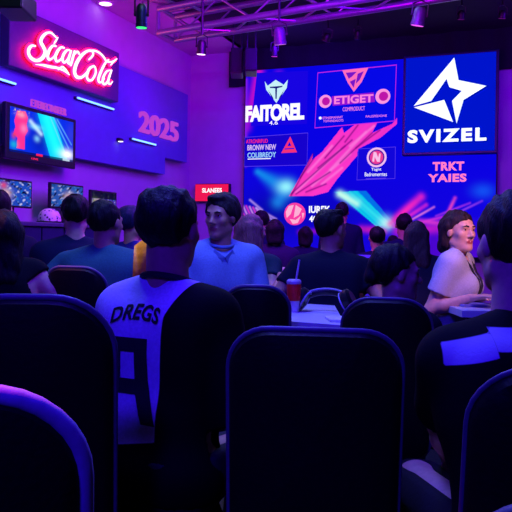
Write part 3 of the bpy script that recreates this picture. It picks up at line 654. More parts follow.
# red lit sign in the corner
p, q = on_y(195.5, 184.5, YB-.1), on_y(228, 201, YB-.1)
E = empty('red_sign', (p.x, YB-.1, q.z), 0, 'red lit box sign with small white lettering left of the LED video wall', 'sign')
w_, h_ = q.x-p.x, p.z-q.z
MB().box((w_/2, .05, h_/2), (w_+.02, .09, h_+.02), bev=.01).build('housing', black_metal, E); MB().box((w_/2, -.0, h_/2), (w_, .014, h_), bev=.003).build('lit_face', glow('red_face', (238, 22, 84), 1.0), E)
fit_text('lettering', 'SLANEES', (w_*.22, -.010, h_*.5), X3, Z3, w_*.6, h_*.27, glow('letter_white', (250, 248, 255)), E, .004, .03)

# ------------------------------------------------------------------ wall television
XT = XB+.07
def tp(px, py): return on_x(px, py, XT)
ya, yb = tp(5, 130).y, tp(75.5, 145).y; zt_ = (tp(8, 102).z+tp(78, 120).z)/2; zb_ = (tp(2, 157).z+tp(72, 169).z)/2
E = empty('wall_television', (XT, ya, zb_), 0, 'flat television on the left wall showing a pink figure in a cyan scene', 'television')
w_, h_ = yb-ya, zt_-zb_
MB().box((-.02, w_/2, h_/2), (.05, w_, h_), bev=.01).build('frame', mat('tv_plastic', (10, 10, 26), .35), E)
MB().box((-.055, w_/2, h_/2), (.03, .3, .25)).build('wall_bracket', black_metal, E)
def tv_art(u, v, P):
    x = u/u.max()*100; y = (1-v/v.max())*60
    c = np.zeros(x.shape+(3,)); c[:] = lin((8, 40, 215))
    c = mixc(c, (4, 20, 150), soft(np.hypot((x-45)/14, (y-36)/22), 1)*.7)
    m_ = in_poly(x, y, [(40, 0), (66, 0), (92, 60), (62, 60)]).astype(float); c = mixc(c, (0, 205, 240), m_*.8)
    dd, t = seg_d(x, y, (55, 4), (72, 46)); c = mixc(c, (30, 240, 240), soft(dd, 10)*.8)
    for a, b in (((66, 0), (92, 40)), ((60, 0), (84, 46)), ((72, 2), (97, 34))): dd, t = seg_d(x, y, a, b); c = mixc(c, (120, 210, 255), soft(dd, 1)*.5)
    c = mixc(c, (60, 60, 200), soft(np.hypot((x-96)/8, (y-20)/16), 1)*.5)
    c = mixc(c, (250, 250, 255), soft(np.hypot((x-90)/11, (y-50)/7), 1)*.98); c = mixc(c, (120, 230, 255), soft(np.hypot((x-38)/9, (y-20)/3.5), 1)*.7)
    dd, t = seg_d(x, y, (30, 14), (46, 28)); c = mixc(c, (190, 225, 255), soft(dd, 3)*.75); c = mixc(c, (140, 220, 255), soft(np.hypot(x-40, y-36), 4)*.6)
    m_ = in_poly(x, y, [(10, 4), (22, 2), (26, 10), (24, 20), (26, 28), (22, 36), (22, 54), (10, 54), (11, 40), (5, 36), (8, 26), (6, 18)]).astype(float)
    c = mixc(c, (240, 44, 130), m_*.95); c = mixc(c, (255, 150, 180), soft(np.hypot((x-16)/6, (y-8)/4), 1)*.8); c = mixc(c, (255, 130, 190), soft(np.hypot((x-20)/5, (y-26)/6), 1)*.7)
    n_ = vnoise(x*.9, y*1.1, 3); c = mixc(c, (220, 200, 120), (n_ > .5)*soft(np.hypot((x-12)/12, (y-4)/4), 1)*.9); c = mixc(c, (30, 170, 200), soft(np.hypot((x-6)/5, (y-50)/5), 1)*.8); c = mixc(c, (200, 60, 80), soft(np.hypot((x-6)/3, (y-38)/4), 1)*.8)
    c = mixc(c, (10, 8, 40), (y > 57)*.8); c = mixc(c, (235, 30, 80), (y > 57)*(np.abs(x-44) < 5)*.9); c = mixc(c, (200, 220, 240), (y > 57)*(np.abs(x-88) < 6)*.7)
    return c
picture_grid('screen_picture', (.008, .05*w_, .13*h_), Y3, Z3, w_*.9, h_*.80, 150, 90, tv_art, screen_mat('tv_display', 1.25), E)
fit_text('status_lettering', 'LIVE', (.007, w_*.34, h_*.05), Y3, Z3, w_*.09, h_*.035, red_l, E, .003)

# ------------------------------------------------------------------ gaming counter with monitors
cl, cr_ = on_x(-40, 223, -3.95), on_x(104, 223, -3.95); cz = on_x(40, 222, -3.95).z
E = empty('gaming_counter', (-4.4, (cl.y+cr_.y)/2, 0), 0, 'long dark navy counter with panelled front along the left wall under the monitors', 'counter')
Lg = cr_.y-cl.y
MB().box((0, 0, cz-.02), (.94, Lg+.06, .04), bev=.01).build('worktop', mat('counter_top', (70, 62, 92), .4), E)
fr = mat('counter_front', (20, 24, 66), .5, .1, 12, .05)
for i in range(6): MB().box((.43, -Lg/2+Lg*(i+.5)/6, (cz-.04)/2), (.035, Lg/6-.015, cz-.05), bev=.006).build('front_panel', fr, E)
for g in (-1, 1): MB().box((0, g*(Lg/2-.02), (cz-.04)/2), (.84, .035, cz-.045), bev=.005).build('end_panel', fr, E)
def mon_art(seed, base):
    def fn(u, v, P):
        x = u/u.max()*32; y = v/v.max()*24; c = np.zeros(x.shape+(3,)); c[:] = lin(base)
        a = vnoise(x*.7, y*.8, seed); c = mixc(c, (190, 190, 235), np.clip(a*1.6-.35, 0, 1)); a = vnoise(x*.6, y*.7, seed+9); c = mixc(c, (20, 110, 200), np.clip(a*1.5-.3, 0, 1)*.9)
        a = vnoise(x*.8, y*.6, seed+20); c = mixc(c, (10, 10, 60), np.clip(a*1.8-.4, 0, 1)); c = mixc(c, (235, 190, 180), soft(np.hypot((x-(18 if seed == 2 else 7))/5, (y-11)/5), 1)*.9)
        if seed == 1: c = mixc(c, (225, 70, 120), soft(np.hypot(x-5, y-19), 3)*.9)
        if seed == 3: c = mixc(c, (10, 8, 40), (y > 16)*.95); c = mixc(c, (120, 150, 40), soft(np.hypot((x-4)/4, (y-10)/5), 1)*.8)
        return c
    return fn
mxx = -4.62
for k, ((xa, ya_, xb_, yb_), lab) in enumerate((((-4, 180, 30, 206.5), 'leftmost lit monitor on the counter showing a busy blue game'), ((49.5, 184.5, 81.5, 208), 'middle monitor on the counter behind the dark-haired player'), ((90, 191.5, 115, 213), 'rightmost monitor on the counter with a dark upper screen half'))):
    p, q = on_x(xa, (ya_+yb_)/2, mxx), on_x(xb_, (ya_+yb_)/2, mxx); mid = (xa+xb_)/2; z1 = on_x(mid, ya_+.5, mxx).z; z0 = on_x(mid, yb_, mxx).z; z0 = max(z0, cz+.05)
    M_ = empty('monitor', (mxx, (p.y+q.y)/2, cz+.001), 0, lab, 'monitor', 'monitors on the gaming counter'); w_ = q.y-p.y; zo = z0-cz
    MB().box((0, 0, zo+(z1-z0)/2), (.035, w_+.02, z1-z0+.02), bev=.006).build('casing', black_metal, M_)
    picture_grid('screen_picture', (.019, -w_/2+.008, zo+.008), Y3, Z3, w_-.016, z1-z0-.016, 56, 42, mon_art(k+1, ((30, 70, 190), (40, 80, 175), (70, 50, 170))[k]), screen_mat('monitor_display', 1.0), M_)
    MB().box((-.03, 0, zo/2+.05), (.03, .06, zo+.1)).build('stand', black_metal, M_); MB().box((-.01, 0, .006), (.18, .24, .012), bev=.004).build('base', black_metal, M_)
# keyboards are hidden; speckled domed helmet
p = on_x(52, 216, -4.12); E = empty('speckled_helmet', (-4.15, p.y, cz), R(20), 'pale dome-shaped helmet with dark speckles resting on the counter', 'helmet')
mt, t, out = nt('speckle_shell'); N_ = t.nodes; b_ = N_.new('ShaderNodeBsdfPrincipled'); vo = N_.new('ShaderNodeTexVoronoi'); vo.inputs['Scale'].default_value = 34; tc = N_.new('ShaderNodeTexCoord'); rp = N_.new('ShaderNodeValToRGB')
rp.color_ramp.elements[0].color = lin((60, 40, 70))+(1,); rp.color_ramp.elements[1].color = lin((235, 215, 215))+(1,); rp.color_ramp.elements[0].position = .25; rp.color_ramp.elements[1].position = .42
t.links.new(tc.outputs['Object'], vo.inputs['Vector']); t.links.new(vo.outputs['Distance'], rp.inputs[0]); t.links.new(rp.outputs[0], b_.inputs['Base Color']); t.links.new(b_.outputs[0], out.inputs[0])
MB().lathe([(.105, .0), (.108, .03), (.10, .07), (.08, .105), (.045, .128), (.004, .135)], n=28).build('shell', mt, E, True); MB().tube([(.108*math.cos(a_), .108*math.sin(a_), .008) for a_ in np.linspace(0, 2*math.pi, 32, False)], .009, 8, True).build('rim', black_metal, E, True)
# ------------------------------------------------------------------ lighting truss and hung lamps
ZT = 3.42
A0, A1 = on_z(158, 33, ZT), on_z(340, 3, ZT); B0, B1 = on_z(196, 37, ZT), on_z(400, 6, ZT)
dA = (A1-A0).normalized(); LT = 5.2; nrm = Vector((-dA.y, dA.x, 0)); off = (B0-A0).dot(nrm)
E = empty('lighting_truss', A0, math.atan2(dA.y, dA.x), 'silvery box truss lit violet spanning the ceiling in front of the big screens', 'truss')
s0 = (B0-A0).dot(dA)*.0; H_ = .27
for yy in (0, off):
    for zz in (0, H_): MB().tube([(0, yy, zz), (LT, yy, zz)], .036, 12).build('chord', alu, E, True)
k = 13; st = LT/k
for i in range(k):
    x = i*st
    MB().tube([(x, 0, 0), (x+st, off, 0)] if i % 2 else [(x, off, 0), (x+st, 0, 0)], .011, 8).build('brace', alu, E, True)
    for yy in (0, off): MB().tube([(x, yy, 0), (x+st, yy, H_)] if i % 2 else [(x, yy, H_), (x+st, yy, 0)], .011, 8).build('brace', alu, E, True)
mb = MB()
for zz in (0, H_): mb.tube([(0, 0, zz), (0, off, zz)], .02, 8)
for yy in (0, off): mb.tube([(0, yy, 0), (0, yy, H_)], .02, 8)
mb.build('end_frame', alu, E, True)
for x in (.4, 3.2):
    MB().tube([(x, off/2, H_), (x, off/2, ZC-ZT)], .006, 6).build('hanging_cable', black_metal, E); MB().tube([(x, 0, H_), (x, off, H_)], .02, 8).build('hanging_bar', alu, E)
# second truss, seen end-on at the top
p0, p1 = on_z(166, 12, 3.83), on_z(262, -9, 3.83); d_ = (p1-p0).normalized()
E = empty('lighting_truss', p0, math.atan2(d_.y, d_.x), 'shorter flat truss frame close under the ceiling above the left end of the box truss', 'truss')
for yy in (0, -.4): MB().tube([(0, yy, 0), (2.6, yy, 0)], .024, 10).build('chord', alu, E, True)
for i in range(7): MB().tube([(i*.37, 0, 0), (i*.37+.37, -.4, 0)] if i % 2 else [(i*.37, -.4, 0), (i*.37+.37, 0, 0)], .011, 8).build('brace', alu, E, True)
for x in (.3, 2.2): MB().tube([(x, -.2, 0), (x, -.2, ZC-3.83)], .006, 6).build('hanging_cable', black_metal, E); MB().tube([(x, 0, 0), (x, -.4, 0)], .018, 8).build('hanging_bar', alu, E)

def lamp(px, ptop, pbot, d, wpx, lens, lab, tilt=(0, 0), ztop=None, body=None):
    t = at(px, ptop, d); b = at(px, pbot, d); L_ = t.z-b.z; r = wpx*d/F/2; ztop = ztop or ZC
    E = empty('stage_lamp', (t.x, t.y, t.z), rotz(0), lab, 'stage light', 'stage lamps hung over the room')
    M = Matrix.Rotation(R(tilt[0]), 3, 'X')@Matrix.Rotation(R(tilt[1]), 3, 'Y'); body = body or black_metal
    q = lambda v: M@Vector(v)
    MB().lathe([(r*.55, -.0), (r*.9, -.02), (r, -.05), (r, -L_*.8), (r*1.08, -L_*.82), (r*1.08, -L_)], n=22, rot=M).build('can', body, E, True)
    MB().lathe([(r*.02, -L_-.004), (r*.95, -L_-.003), (r*.95, -L_+.001)], n=20, rot=M).build('lens', lens, E)
    MB().tube([q((-r*1.2, 0, -L_*.45)), (-r*1.2, 0, .03), (0, 0, .06), (r*1.2, 0, .03), q((r*1.2, 0, -L_*.45))], .007, 6).build('yoke', black_metal, E)
    MB().tube([(0, 0, .05), (0, 0, ztop-t.z)], .012, 8).build('drop_pole', black_metal, E)
    for g in (-1, 1): MB().tube([q((g*r*1.0, 0, -L_*.45)), q((g*r*1.35, 0, -L_*.45))], .012, 8).build('knob', black_metal, E)
    return E
grey_can = mat('lamp_grey', (70, 66, 84), .4)
lamp(141.5, 4, 27, 4.6, 11, glow('lens_green', (60, 255, 130), 1.5), 'black can lamp with glowing green lens hanging left of the truss', (6, 0))
lamp(202, 40, 54, 7.0, 9, glow('lens_lilac', (255, 215, 255), 2.5), 'small lamp with bright lilac lens hanging under the left end of the truss', (8, 3))
lamp(279, 27, 44, 6.9, 12, glow('lens_violet', (215, 120, 240), 1.0), 'grey cylinder lamp with tilted violet lens under the truss above the word panel', (14, -6), None, grey_can)
lamp(274.5, 46, 56, 8.6, 6, glow('lens_magenta', (250, 70, 225), 2.2), 'tiny lamp with magenta lens in front of the drape above the word panel', (20, 0))
lamp(421, 7, 25, 6.2, 13, glow('lens_violet2', (235, 90, 240), 1.3), 'grey cylinder lamp with tilted pink lens above the star panel', (14, 8), None, grey_can)
lamp(328, 33, 41, 8.4, 8, glow('lens_dim', (100, 30, 180), .6), 'dim lamp left of two lamps hanging in front of the drape above the banner panel', (25, 12))
lamp(358, 30, 39, 8.8, 6, glow('lens_dim_blue', (50, 30, 190), .6), 'faint lamp right of two lamps hanging in front of the drape above the banner panel', (25, 0))
lamp(462, 10, 19, 8.0, 7, glow('lens_dim_pink', (150, 30, 170), .7), 'dim lamp hanging before the drape over the star panel middle', (20, 0))
lamp(503, 10, 18, 7.6, 7, glow('lens_dim_pink', (150, 30, 170), .7), 'dim lamp hanging farthest right in front of the drape', (20, 0))
# recessed downlight in the painted ceiling strip
p = on_z(105.5, 3.5, ZC-.005); E = empty('downlight', (p.x, p.y, ZC), 0, 'round recessed ceiling downlight glowing pinkish white', 'light')
MB().lathe([(.075, -.012), (.095, -.008), (.095, -.001), (.075, -.001), (.075, -.012)], n=28, cap=False).build('trim_ring', mat('white_plastic', (220, 215, 220), .4), E); MB().lathe([(.002, -.009), (.073, -.009), (.073, -.003)], n=24).build('lens', glow('downlight_glow', (255, 190, 245), 4), E)
# hung loudspeakers
def hung_speaker(xa, xb, ya_, yb_, d, lab, two=True):
    a, b = at(xa, ya_, d), at(xb, yb_, d); w_ = (xb-xa)*d/F; h_ = (yb_-ya_)*d/F; c = (a+b)/2
    E = empty('hung_loudspeaker', (c.x, c.y, c.z+h_/2), rotz(0), lab, 'loudspeaker', 'loudspeakers hung from the ceiling')
    MB().box((0, 0, -h_/2), (w_, .34, h_), bev=.015).build('cabinet', black_metal, E); MB().box((0, -.172, -h_/2), (w_*.9, .012, h_*.92), bev=.004).build('grille', mat('speaker_grille', (10, 10, 14), .7, .4, 300, .4), E)
    for g in (-1, 1): MB().tube([(g*w_*.35, 0, 0), (g*w_*.35, 0, ZC-(c.z+h_/2))], .012, 8).build('hanging_rod', black_metal, E)
hung_speaker(231, 243, 51, 76, 9.0, 'left of the pair of dark loudspeakers hung beside the word panel'); hung_speaker(245, 257, 51, 74, 8.9, 'right of the pair of dark loudspeakers hung beside the word panel')
hung_speaker(2, 30, -6, 15, 5.2, 'black loudspeaker hung at the ceiling above the red script sign')

# ------------------------------------------------------------------ chairs
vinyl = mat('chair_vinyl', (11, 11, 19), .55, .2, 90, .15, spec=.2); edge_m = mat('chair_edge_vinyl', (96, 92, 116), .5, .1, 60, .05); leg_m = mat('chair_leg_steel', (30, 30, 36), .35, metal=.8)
def chair(px, d, yaw, lab, top=.98, W=.47, seat=.45, edge=.012, corner=.10, th=.055, group='padded black audience chairs', edge_mat=None, y_shift=0.0, z_seat=None):
    p = floor_at(px, d); E = empty('audience_chair', p, rotz(yaw), lab, 'chair', group)
    z0 = seat-.02; Hb = top-z0; tilt = R(9)
    def bk(x, z, y=0): return Vector((x*1.0, -.04*(1-(2*x/W)**2)*1.0+y*math.cos(tilt)-(z-z0)*math.sin(tilt)+y_shift, z0+(z-z0)*math.cos(tilt)+y*math.sin(tilt)))
    # outline of the back: rounded rectangle
    out = []; r = corner
    for cx_, cz_, a0 in ((W/2-r, Hb-r, 0), (-W/2+r, Hb-r, 90), (-W/2+.05, .05, 180), (W/2-.05, .05, 270)):
        rr = r if a0 in (0, 90) else .05
        for i in range(9): a_ = R(a0+90*i/8); out.append((cx_+rr*math.cos(a_), cz_+rr*math.sin(a_)))
    n = len(out); vs = []; fs = []; cxm, czm = 0, Hb/2
    rings = [(-th/2, .0), (-th/2, .55), (-th*.47, .86), (-th*.36, .965), (0, 1.0), (th*.36, .965), (th*.55, .86), (th*.62, .55), (th*.62, .0)]
    for y, f in rings:
        for x, z in out: vs.append(bk(cxm+(x-cxm)*f, z0+czm+(z-czm)*f, y))
    for i in range(len(rings)-1):
        for j in range(n): fs.append((i*n+j, (i+1)*n+j, (i+1)*n+(j+1) % n, i*n+(j+1) % n))
    MB().add(vs, fs).build('backrest', vinyl, E, True)
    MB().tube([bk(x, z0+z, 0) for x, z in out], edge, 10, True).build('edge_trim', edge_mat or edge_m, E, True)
    MB().box((0, .235+y_shift, seat-.045), (W-.02, .45, .09), bev=.035).build('seat', vinyl, E, True)
    for gx in (-1, 1):
        MB().tube([(gx*(W/2-.04), .42+y_shift, seat-.09), (gx*(W/2-.02), .45+y_shift, .0)], .013, 10).build('leg', leg_m, E, True)
        MB().tube([(gx*(W/2-.04), .04+y_shift, seat-.09), (gx*(W/2-.02), -.02+y_shift, .0)], .013, 10).build('leg', leg_m, E, True)
    MB().tube([(-W/2+.045, .42+y_shift, seat-.1), (W/2-.045, .42+y_shift, seat-.1), (W/2-.045, .04+y_shift, seat-.1), (-W/2+.045, .04+y_shift, seat-.1)], .011, 8, True).build('seat_frame', leg_m, E, True)
    return E
def chair_px(pxl, pxr, ptop, d, yaw, lab, **k):
    c = at((pxl+pxr)/2, ptop, d); k.setdefault('W', (pxr-pxl)*d/F/max(.5, math.cos(R(yaw)))); return chair((pxl+pxr)/2, d, yaw, lab, top=.45-.02+(c.z-.43)/math.cos(R(9))-.01, **k)
def stool(p, h, lab):
    E = empty('round_stool', (p.x, p.y, 0), 0, lab, 'stool'); h = max(h, .3)
    MB().lathe([(.01, h-.05), (.165, h-.05), (.18, h-.03), (.17, h-.006), (.01, h)], n=28).build('seat', vinyl, E, True); MB().tube([(0, 0, h-.05), (0, 0, .03)], .025, 12).build('pole', leg_m, E, True); MB().lathe([(.2, 0), (.2, .012), (.03, .035)], n=28).build('base', leg_m, E, True)

chair_px(-172, 74, 371, 1.02, -8, 'nearest black chair back at bottom left with pink to blue lit edge', edge=.015, corner=.13, W=.40, edge_mat=mat('chair_edge_rim_lit', (165, 150, 195), .5, .1, 60, .05))  # paler edge copy: this chair's rim light is put into its colour
chair_px(-34, 118, 288, 1.6, -6, 'black chair back at left between the long-haired woman and the bottom left chair', edge=.008, corner=.13)
chair_px(236, 398, 320, 1.70, 5, 'wide black chair back in the foreground centre right of the lettered jersey', W=.405, edge=.007)
chair_px(462, 640, 450, .68, -6, 'black chair back cut off at the bottom right corner', W=.26, edge=.012, th=.09)
chair_px(486, 600, 349, 1.16, 4, 'dark chair back at right edge against the man in banded jersey', edge=.005, W=.27)
chair_px(346, 431, 293, 2.35, 12, 'black chair back behind the woman with tied-back hair', edge=.006, W=.29)
chair_px(226, 291, 282, 2.9, 4, 'empty small black chair back in front of the man in light blue collared shirt', edge=.009)
chair_px(60, 109, 264, 3.3, 10, 'black rounded chair back of the man in teal t-shirt', edge=.008, W=.30, seat=.42)

# ------------------------------------------------------------------ tables and the things on them
white_cloth = mat('table_laminate', (205, 200, 215), .45, .04, 20, .03)
def table(name, corners, z, lab, m_=None):
    """four floor-plan corners"""
    P = [Vector((q.x, q.y, 0)) for q in corners]; c = sum(P, Vector())/4; E = empty(name, (c.x, c.y, 0), 0, lab, 'table')
    mb = MB(); mb.prism([((q-c).x, (q-c).y) for q in P], (0, 0, z-.035), X3, Y3, .035); mb.build('tabletop', m_ or white_cloth, E)
    for q in P:
        v = (q-c)*.86; MB().tube([(v.x, v.y, 0), (v.x, v.y, z-.034)], .022, 10).build('leg', leg_m, E, True)
    return E
TZ = .80
ca, cb = on_z(286, 321, TZ), on_z(346, 325.5, TZ); dpt = FW*.95
table('side_table', [ca, cb, cb+dpt*.9+RT0*.05, ca+dpt*.9+RT0*.05], TZ, 'white table in the middle holding headphones and a red cup')
# bottle / cup
p = on_z(293.5, 312, TZ); E = empty('drink_cup', (p.x, p.y, TZ), 0, 'tall pale drink cup with a bright red sleeve on the white table', 'cup'); k_ = 1.0
MB().lathe([(.002, 0), (.024, 0), (.029, .06), (.032, .135), (.029, .138), (.002, .136)], n=24).build('cup_body', mat('cup_white', (225, 205, 225), .5), E, True); MB().lathe([(.031, .055), (.035, .13), (.034, .133), (.029, .055), (.031, .055)], n=24, cap=False).build('sleeve', mat('cup_red', (235, 24, 24), .5), E, True); MB().lathe([(.035, .136), (.035, .148), (.028, .156), (.002, .157)], n=24).build('lid', mat('cup_lid', (200, 170, 210), .4), E, True); MB().tube([(.01, 0, .15), (.022, .01, .25)], .005, 8).build('straw', mat('cup_lid', (200, 170, 210)), E, True)
# headphones
p = on_z(325, 312, TZ); E = empty('headphones', (p.x, p.y, TZ), rotz(22), 'black over-ear headphones with pale edge lines lying on the white table', 'headphones')
hb = [(.115*math.cos(t), .07*math.sin(t)-.01, .05+.045*math.sin(t)) for t in np.linspace(-.15, math.pi+.15, 22)]
MB().tube(hb, .019, 10).build('headband', mat('headphone_plastic', (16, 16, 26), .4), E, True); MB().tube([(x, y-.012, z+.014) for x, y, z in hb], .004, 6).build('edge_line', mat('pale_piping', (180, 170, 215), .5), E, True)
for g in (-1, 1):
    Mx = Matrix.Rotation(R(62*g), 3, 'Y'); e = MB().lathe([(.004, -.028), (.05, -.026), (.056, -.01), (.056, .012), (.04, .024), (.004, .022)], (g*.12, -.012, .062), 22, Mx).build('ear_cup', mat('headphone_plastic', (16, 16, 26)), E, True)
    MB().tube([Mx@Vector((.05*math.cos(t), .05*math.sin(t), -.027))+Vector((g*.12, -.012, .062)) for t in np.linspace(0, 2*math.pi, 20, False)], .004, 6, True).build('edge_line', mat('pale_piping', (180, 170, 215)), e, True)
p = on_z(338, 321, TZ); E = tag(MB().box((p.x, p.y+.03, TZ+.006), (.11, .15, .011), Matrix.Rotation(R(25), 3, 'Z'), .003).build('paper_pad', mat('paper_white', (230, 226, 235), .8)), 'white paper pad beside the headphones on the white table', 'paper')
# far table with papers under the woman's arm
p = on_z(276, 279, .80); T2 = p; table('side_table', [p+RT0*-.55-FW*.28, p+RT0*.13-FW*.28, p+RT0*.13+FW*.5, p+RT0*-.55+FW*.5], .80, 'dark table behind the empty small chair with a white sheet on it', mat('table_dark', (40, 38, 66), .4))
tag(MB().box((p.x, p.y, .806), (.15, .20, .010), Matrix.Rotation(R(15), 3, 'Z'), .003).build('paper_sheet', mat('paper_white', (230, 226, 235))), 'white paper sheet on the dark table under the elbow of the man in navy', 'paper')
# table on the right
TR = .80
ca = on_z(462, 310.5, TR)
table('work_table', [ca, ca+RT0*.75-FW*.02, ca+RT0*.75+FW*.42, ca+FW*.42], TR, 'pale table at right between the smiling woman and the man in banded jersey')
p = on_z(473, 306, TR); tag(MB().box((p.x, p.y, TR+.008), (.20, .15, .014), Matrix.Rotation(R(35), 3, 'Z'), .004).build('notebook', mat('notebook_cover', (120, 120, 190), .5)), 'bluish closed notebook under the hands of the smiling woman', 'notebook')
# yellow jacket over a chair back
p = floor_at(160, 2.9); Ey = chair(160, 2.9, -8, 'chair mostly hidden by the lettered jersey man and carrying a yellow jacket', top=1.06, W=.16, corner=.06)
mb = MB(); vs = []; fs = []; nu, nv = 26, 22
for side in (0, 1):
    for i in range(nu):
        for j in range(nv):
            u = (i/(nu-1)-.5)*.20; v = j/(nv-1)*.62-.31; z = 1.20-abs(v)*(.92)-1.0*max(0, abs(u)-.02); y = -.125+.075*math.tanh(v*14)-(.0 if v > 0 else .02)
            a_ = .012*math.sin(u*55+v*6)+.006*math.sin(u*120); vs.append((u*(1+.12*abs(v)), y+a_*(1 if v < 0 else -1)+(.012 if side else 0)*(1 if v < 0 else -1), z+(-.012 if side else 0)+.006*math.sin(u*40)))
for side in (0, 1):
    o = side*nu*nv
    for i in range(nu-1):
        for j in range(nv-1): q = (o+i*nv+j, o+(i+1)*nv+j, o+(i+1)*nv+j+1, o+i*nv+j+1); fs.append(q if side else q[::-1])
jo = mb.add(vs, fs).build('yellow_jacket', mat('yellow_nylon', (238, 160, 14), .6, .15, 40, .3), None, True); jo.location = Ey.location; jo.rotation_euler = Ey.rotation_euler
tag(jo, 'yellow jacket draped over a chair back beside the neck of the lettered jersey man', 'jacket')

# ------------------------------------------------------------------ people
def raglan(q, P):
    x, z = q[:, 0], q[:, 2]; w_ = .085+.05*np.clip((z+.05)/.12, 0, 1)-.01*np.clip(-z-.15, 0, .3)+.10*np.clip((-z-.33)/.2, 0, 1)*0
    right = x-w_; left = -.215-x; low = (-.40-z)
    return np.maximum(np.maximum(right, left), low+.18*np.clip(x-.02, -.3, .3))
m1 = person('man in white and black jersey lettered DREGS with a number on its back', (172, 187, 2.02), 30, lean=(7, -3), hyaw=-6, hpitch=0, s=.97, neck=1.14, neck_len=.075, drop=.062, skin='tan', hair_extra=.005, shirt=(214, 210, 232), shirt_name='jersey', sleeve=1.0,
            shirt_c2=(5, 5, 8), shirt_mask=raglan, collar=(14, 14, 22), vox=.0075, seed=11, w=.92, loose=.02)
ink = mat('jersey_ink', (10, 10, 26), .8)
nb = m1['N']; s1 = m1['s']
lt = text_mesh('DREGS', .03, .0, 1.05); a = np.zeros(len(lt.vertices)*3); lt.vertices.foreach_get('co', a); a = a.reshape(-1, 3); lo, hi = a.min(0), a.max(0); a = (a-lo)/(hi-lo+1e-9); a[:, 0] = (a[:, 0]-.5)*.160-.010; a[:, 1] = a[:, 1]*.042-.062; a[:, 2] = 0
lt.vertices.foreach_set('co', a.astype(np.float32).ravel()); stick_on('back_lettering', subdivided(lt, .012), nb, 1, 0, m1['shirt'], ink, m1['E'], curve=-2.0)
num = MB(); sq = lambda pts: num.add([(x+.055, z+.115, 0) for x, z in pts], [tuple(range(len(pts)))])
sq([(-.135, -.225), (-.015, -.225), (-.015, -.262), (-.135, -.262)]); sq([(-.055, -.262), (-.015, -.262), (-.01, -.335), (-.052, -.335)]); sq([(-.135, -.335), (-.01, -.335), (.0, -.375), (-.135, -.375)]); sq([(-.048, -.375), (.0, -.375), (.028, -.45), (-.018, -.45)]); sq([(-.135, -.262), (-.10, -.262), (-.10, -.335), (-.135, -.335)])
me = bpy.data.meshes.new('n'); me.from_pydata(num.v, [], num.f); stick_on('back_number', subdivided(me, .014), nb, 1, 0, m1['shirt'], ink, m1['E'])
stool(m1['E'].location, m1['seat'], 'round stool under the man in the lettered jersey')

def bands(q, P):
    x, z = q[:, 0], q[:, 2]
    def rect(x0, x1, z0, z1, sl=0): return np.minimum(np.minimum(x-x0, x1-x), np.minimum(z-z0-sl*x, z1+sl*x-z))
    return np.where(q[:, 1] < .05, np.maximum.reduce([rect(-.215, -.105, -.0085, .0435, .25), rect(-.105, .12, -.022, .028), rect(-.072, .12, -.060, -.036), rect(.12, .22, -.066, -.016)]), -1)
m2 = person('man at right edge in dark jersey with pale block bands seen from behind', (513, 194, 1.78), -6, pole=(1.0, -.35, -.6), lean=(14, 0), hyaw=-9, hpitch=-4, s=1.0, neck_len=.115, drop=.062, neck=1.1, skin='light', hair_extra=.008, shirt=(8, 8, 13), trousers=(8, 8, 13), shirt_name='jersey', sleeve=.7, shirt_c2=(190, 184, 225), shirt_mask=bands,
            vox=.0075, seed=12, w=.95, lh=('px', 452, 470, 2.15), rh=None, loose=.022)
stool(m2['E'].location, m2['seat'], 'round stool under the man in banded jersey')
m3 = person('woman with long dark hair at the left edge seen from behind', (3, 212, 3.2), -12, lean=(6, 0), hyaw=-10, skin='light', hair='long', hair_extra=.014, shirt=(12, 10, 20), sleeve=.10, neck_len=.05, drop=.025, rh=('px', 52, 335, 3.0), vox=.010, seed=13, female=True)
m4 = person('man in teal t-shirt seated in front of a rounded chair back', (107, 200, 3.75), 14, lean=(8, 2), hyaw=14, skin='tan', shirt=(56, 112, 112), sleeve=.62, lh=('px', 62, 284, 3.6), vox=.010, seed=14, w=1.18, loose=.018)
m5 = person('man in navy shirt facing the middle monitor', (76, 194, 4.5), -12, lean=(8, 0), skin='light', shirt=(22, 26, 62), vox=.012, seed=15, w=1.05)
m6 = person('person with dark hair at the far left edge facing the leftmost monitor', (-2, 189, 4.85), -14, lean=(8, 0), skin='light', shirt=(18, 20, 50), vox=.013, seed=16)
m7 = person('man in light blue collared shirt facing the camera, face turned left', (221, 194, 4.0), 160, lean=(3, 0), hyaw=46, hpitch=-4, skin='tan', hair_c=(34, 24, 26), hair_extra=.012, shirt=(122, 150, 196), shirt_name='shirt', sleeve=.8, collar=(86, 108, 170), vox=.0085, seed=17, w=1.0, face=True, loose=.02)
E = m7['E']; N = m7['N']; s7 = m7['s']
mb = MB()
for g in (1, -1): mb.prism([(0, -.012), (g*.055, .03), (g*.075, -.02), (g*.03, -.075)], (0, 0, 0), X3, Z3, .010); 
mb.v = [(x, y+.078*s7+.55*0-.25*abs(x)-(.55)*max(0, z), z) for x, y, z in mb.v]; mb.v = [(N[0]+x, N[1]+y+.03, N[2]+z-.03) for x, y, z in mb.v]
mb.build('collar_points', mat('collar_86_108_170', (86, 108, 170)), E)
m8 = person('woman with light brown hair in dark green top turned towards the big screen', (253, 214, 4.7), 28, lean=(10, 0), hyaw=20, skin='light', hair='long', hair_c=(142, 84, 96), shirt=(24, 58, 66), sleeve=.5, rh=('px', 279, 274, 4.6), vox=.011, seed=18, female=True)
m9 = person('man in navy t-shirt seen from behind with face turned right', (332, 209, 4.15), 6, lean=(9, 0), hyaw=44, skin='tan', shirt=(18, 20, 44), sleeve=.5, lh=('px', 280, 280, 4.3), rh=(.20, .10, .62), vox=.0095, seed=19, w=1.04, face=True)
mk = MB(); 
